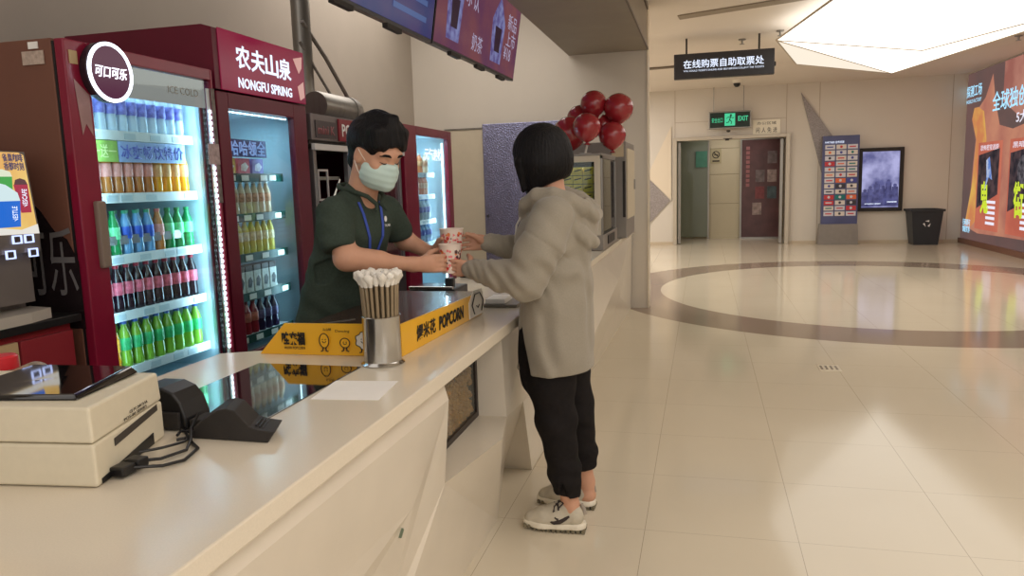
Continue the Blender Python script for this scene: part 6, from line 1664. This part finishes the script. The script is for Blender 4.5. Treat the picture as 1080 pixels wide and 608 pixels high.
# ---------------- cups being handed over
cupw = mat('paper_cup', (232, 214, 200), 0.5, var=0.03)
dots = [mat('cup_print_red', (200, 60, 50), 0.5), mat('cup_print_pink', (236, 130, 130), 0.5), mat('cup_print_dark', (90, 60, 60), 0.5), mat('cup_print_orange', (226, 130, 70), 0.5)]
def cup(c, label, hh=0.108, r0=0.037, r1=0.048):
    t = thing('paper_cup', label, 'paper cup', c, 'printed paper cups')
    MB().lathe([(0, 0), (r0, 0), (r1, hh), (r1 + 0.003, hh), (r1 + 0.003, hh + 0.004), (r1 - 0.002, hh + 0.003), (r0 - 0.002, 0.004), (0, 0.004)], c, 36).build('cup_body', cupw, t, True)
    rr = random.Random(int(c[2] * 1000))
    for k in range(150):
        a = rr.uniform(0, 2 * PI); z = rr.uniform(0.012, hh - 0.012); rad = r0 + (r1 - r0) * z / hh + 0.0006
        s = rr.uniform(0.003, 0.008)
        n = rr.choice((3, 4, 5, 6))
        pts = []
        for q in range(n):
            th = 2 * PI * q / n + k
            aa = a + s * math.cos(th) / rad
            pts.append((c[0] + rad * math.cos(aa), c[1] + rad * math.sin(aa), c[2] + z + s * 1.1 * math.sin(th)))
        if k % 15 == 0:
            accs = [MB() for _ in range(4)] if k == 0 else accs
        accs[rr.choice((0, 0, 1, 1, 2, 3))].prism(pts, (0.0008 * math.cos(a), 0.0008 * math.sin(a), 0))
    for i in range(4): q = accs[i].build('printed_pattern', dots[i], t); q['kind'] = 'stuff'
    return t
cup((-1.003, 2.925, 1.160), 'red and pink patterned paper cup, the higher one behind the fingers')
cup((-0.982, 2.838, 1.100), 'red and pink patterned paper cup, the lower one nearer the straw holder', 0.112, 0.034, 0.045)
# ------------------------------------------------------------------ light
def area(name, loc, size, power, color=(1, 1, 1), rot=(0, 0, 0), sy=None, spread=None):
    l = bpy.data.lights.new(name, 'AREA'); l.energy = power; l.size = size; l.color = color
    if sy: l.shape = 'RECTANGLE'; l.size_y = sy
    if spread: l.spread = spread
    o = bpy.data.objects.new(name, l); COL.objects.link(o); o.location = loc; o.rotation_euler = rot
    return o
warm = (1.0, 0.95, 0.90)
area('hall_ceiling_light', (2.2, 1.5, 3.28), 3.5, 95, warm, sy=5.0)
area('hall_ceiling_light', (2.2, -2.0, 3.28), 3.0, 70, warm, sy=2.0)
area('counter_ceiling_light', (-2.4, 2.2, 3.58), 1.7, 28, (1.0, 0.94, 0.88), sy=6.0)
area('counter_ceiling_light', (-2.4, 6.6, 3.58), 1.7, 44, (1.0, 0.93, 0.85), sy=2.5)
area('corridor_fill_light', (-2.4, 12.6, 3.25), 2.4, 200, warm, sy=6.0)  # added fill, unseen behind the booth's back wall, brightens far wall and ceiling
area('vestibule_light', (0.6, 17.7, 2.53), 1.2, 9, warm, sy=0.5)
cold = (0.55, 0.82, 1.0)
# fridge lamps: vertical strips inside the doors and a strip under the top
area('fridge_strip_light', (-2.145, 2.90, 1.28), 1.1, 3.6, cold, (0, math.radians(90), math.radians(35)), sy=0.05)
area('fridge_strip_light', (-2.145, 2.32, 1.28), 1.1, 2.4, cold, (0, math.radians(90), math.radians(-35)), sy=0.05)
area('fridge_top_light', (-2.25, 2.62, 1.90), 0.15, 2.0, cold, sy=0.5)
area('fridge_top_light', (-2.30, 3.35, 1.82), 0.15, 1.5, cold, sy=0.45)
area('fridge_strip_light', (-2.145, 3.60, 1.25), 1.0, 1.8, cold, (0, math.radians(90), math.radians(35)), sy=0.02)
area('fridge_strip_light', (-2.145, 6.06, 1.25), 1.1, 6.0, (0.6, 0.82, 1.0), (0, math.radians(90), math.radians(35)), sy=0.02)
area('fridge_top_light', (-2.25, 5.75, 1.82), 0.15, 3.0, (0.6, 0.82, 1.0), sy=0.45)
area('warmer_light', (-1.05, 6.2, 1.59), 0.3, 6.0, (0.85, 0.95, 1.0), sy=0.3)
w = bpy.data.worlds.new('world'); SC.world = w; w.use_nodes = True
w.node_tree.nodes['Background'].inputs[0].default_value = (1.0, 0.96, 0.92, 1)
w.node_tree.nodes['Background'].inputs[1].default_value = 1.3
vs_ = SC.view_settings
vs_.view_transform = 'Standard'; vs_.look = 'None'; vs_.exposure = 0.0; vs_.gamma = 1.0; vs_.use_curve_mapping = False
SC.cycles.max_bounces = 10
SC.cycles.transparent_max_bounces = 16
SC.cycles.caustics_reflective = False; SC.cycles.caustics_refractive = False
try: SC.cycles.use_denoising = True
except Exception: pass
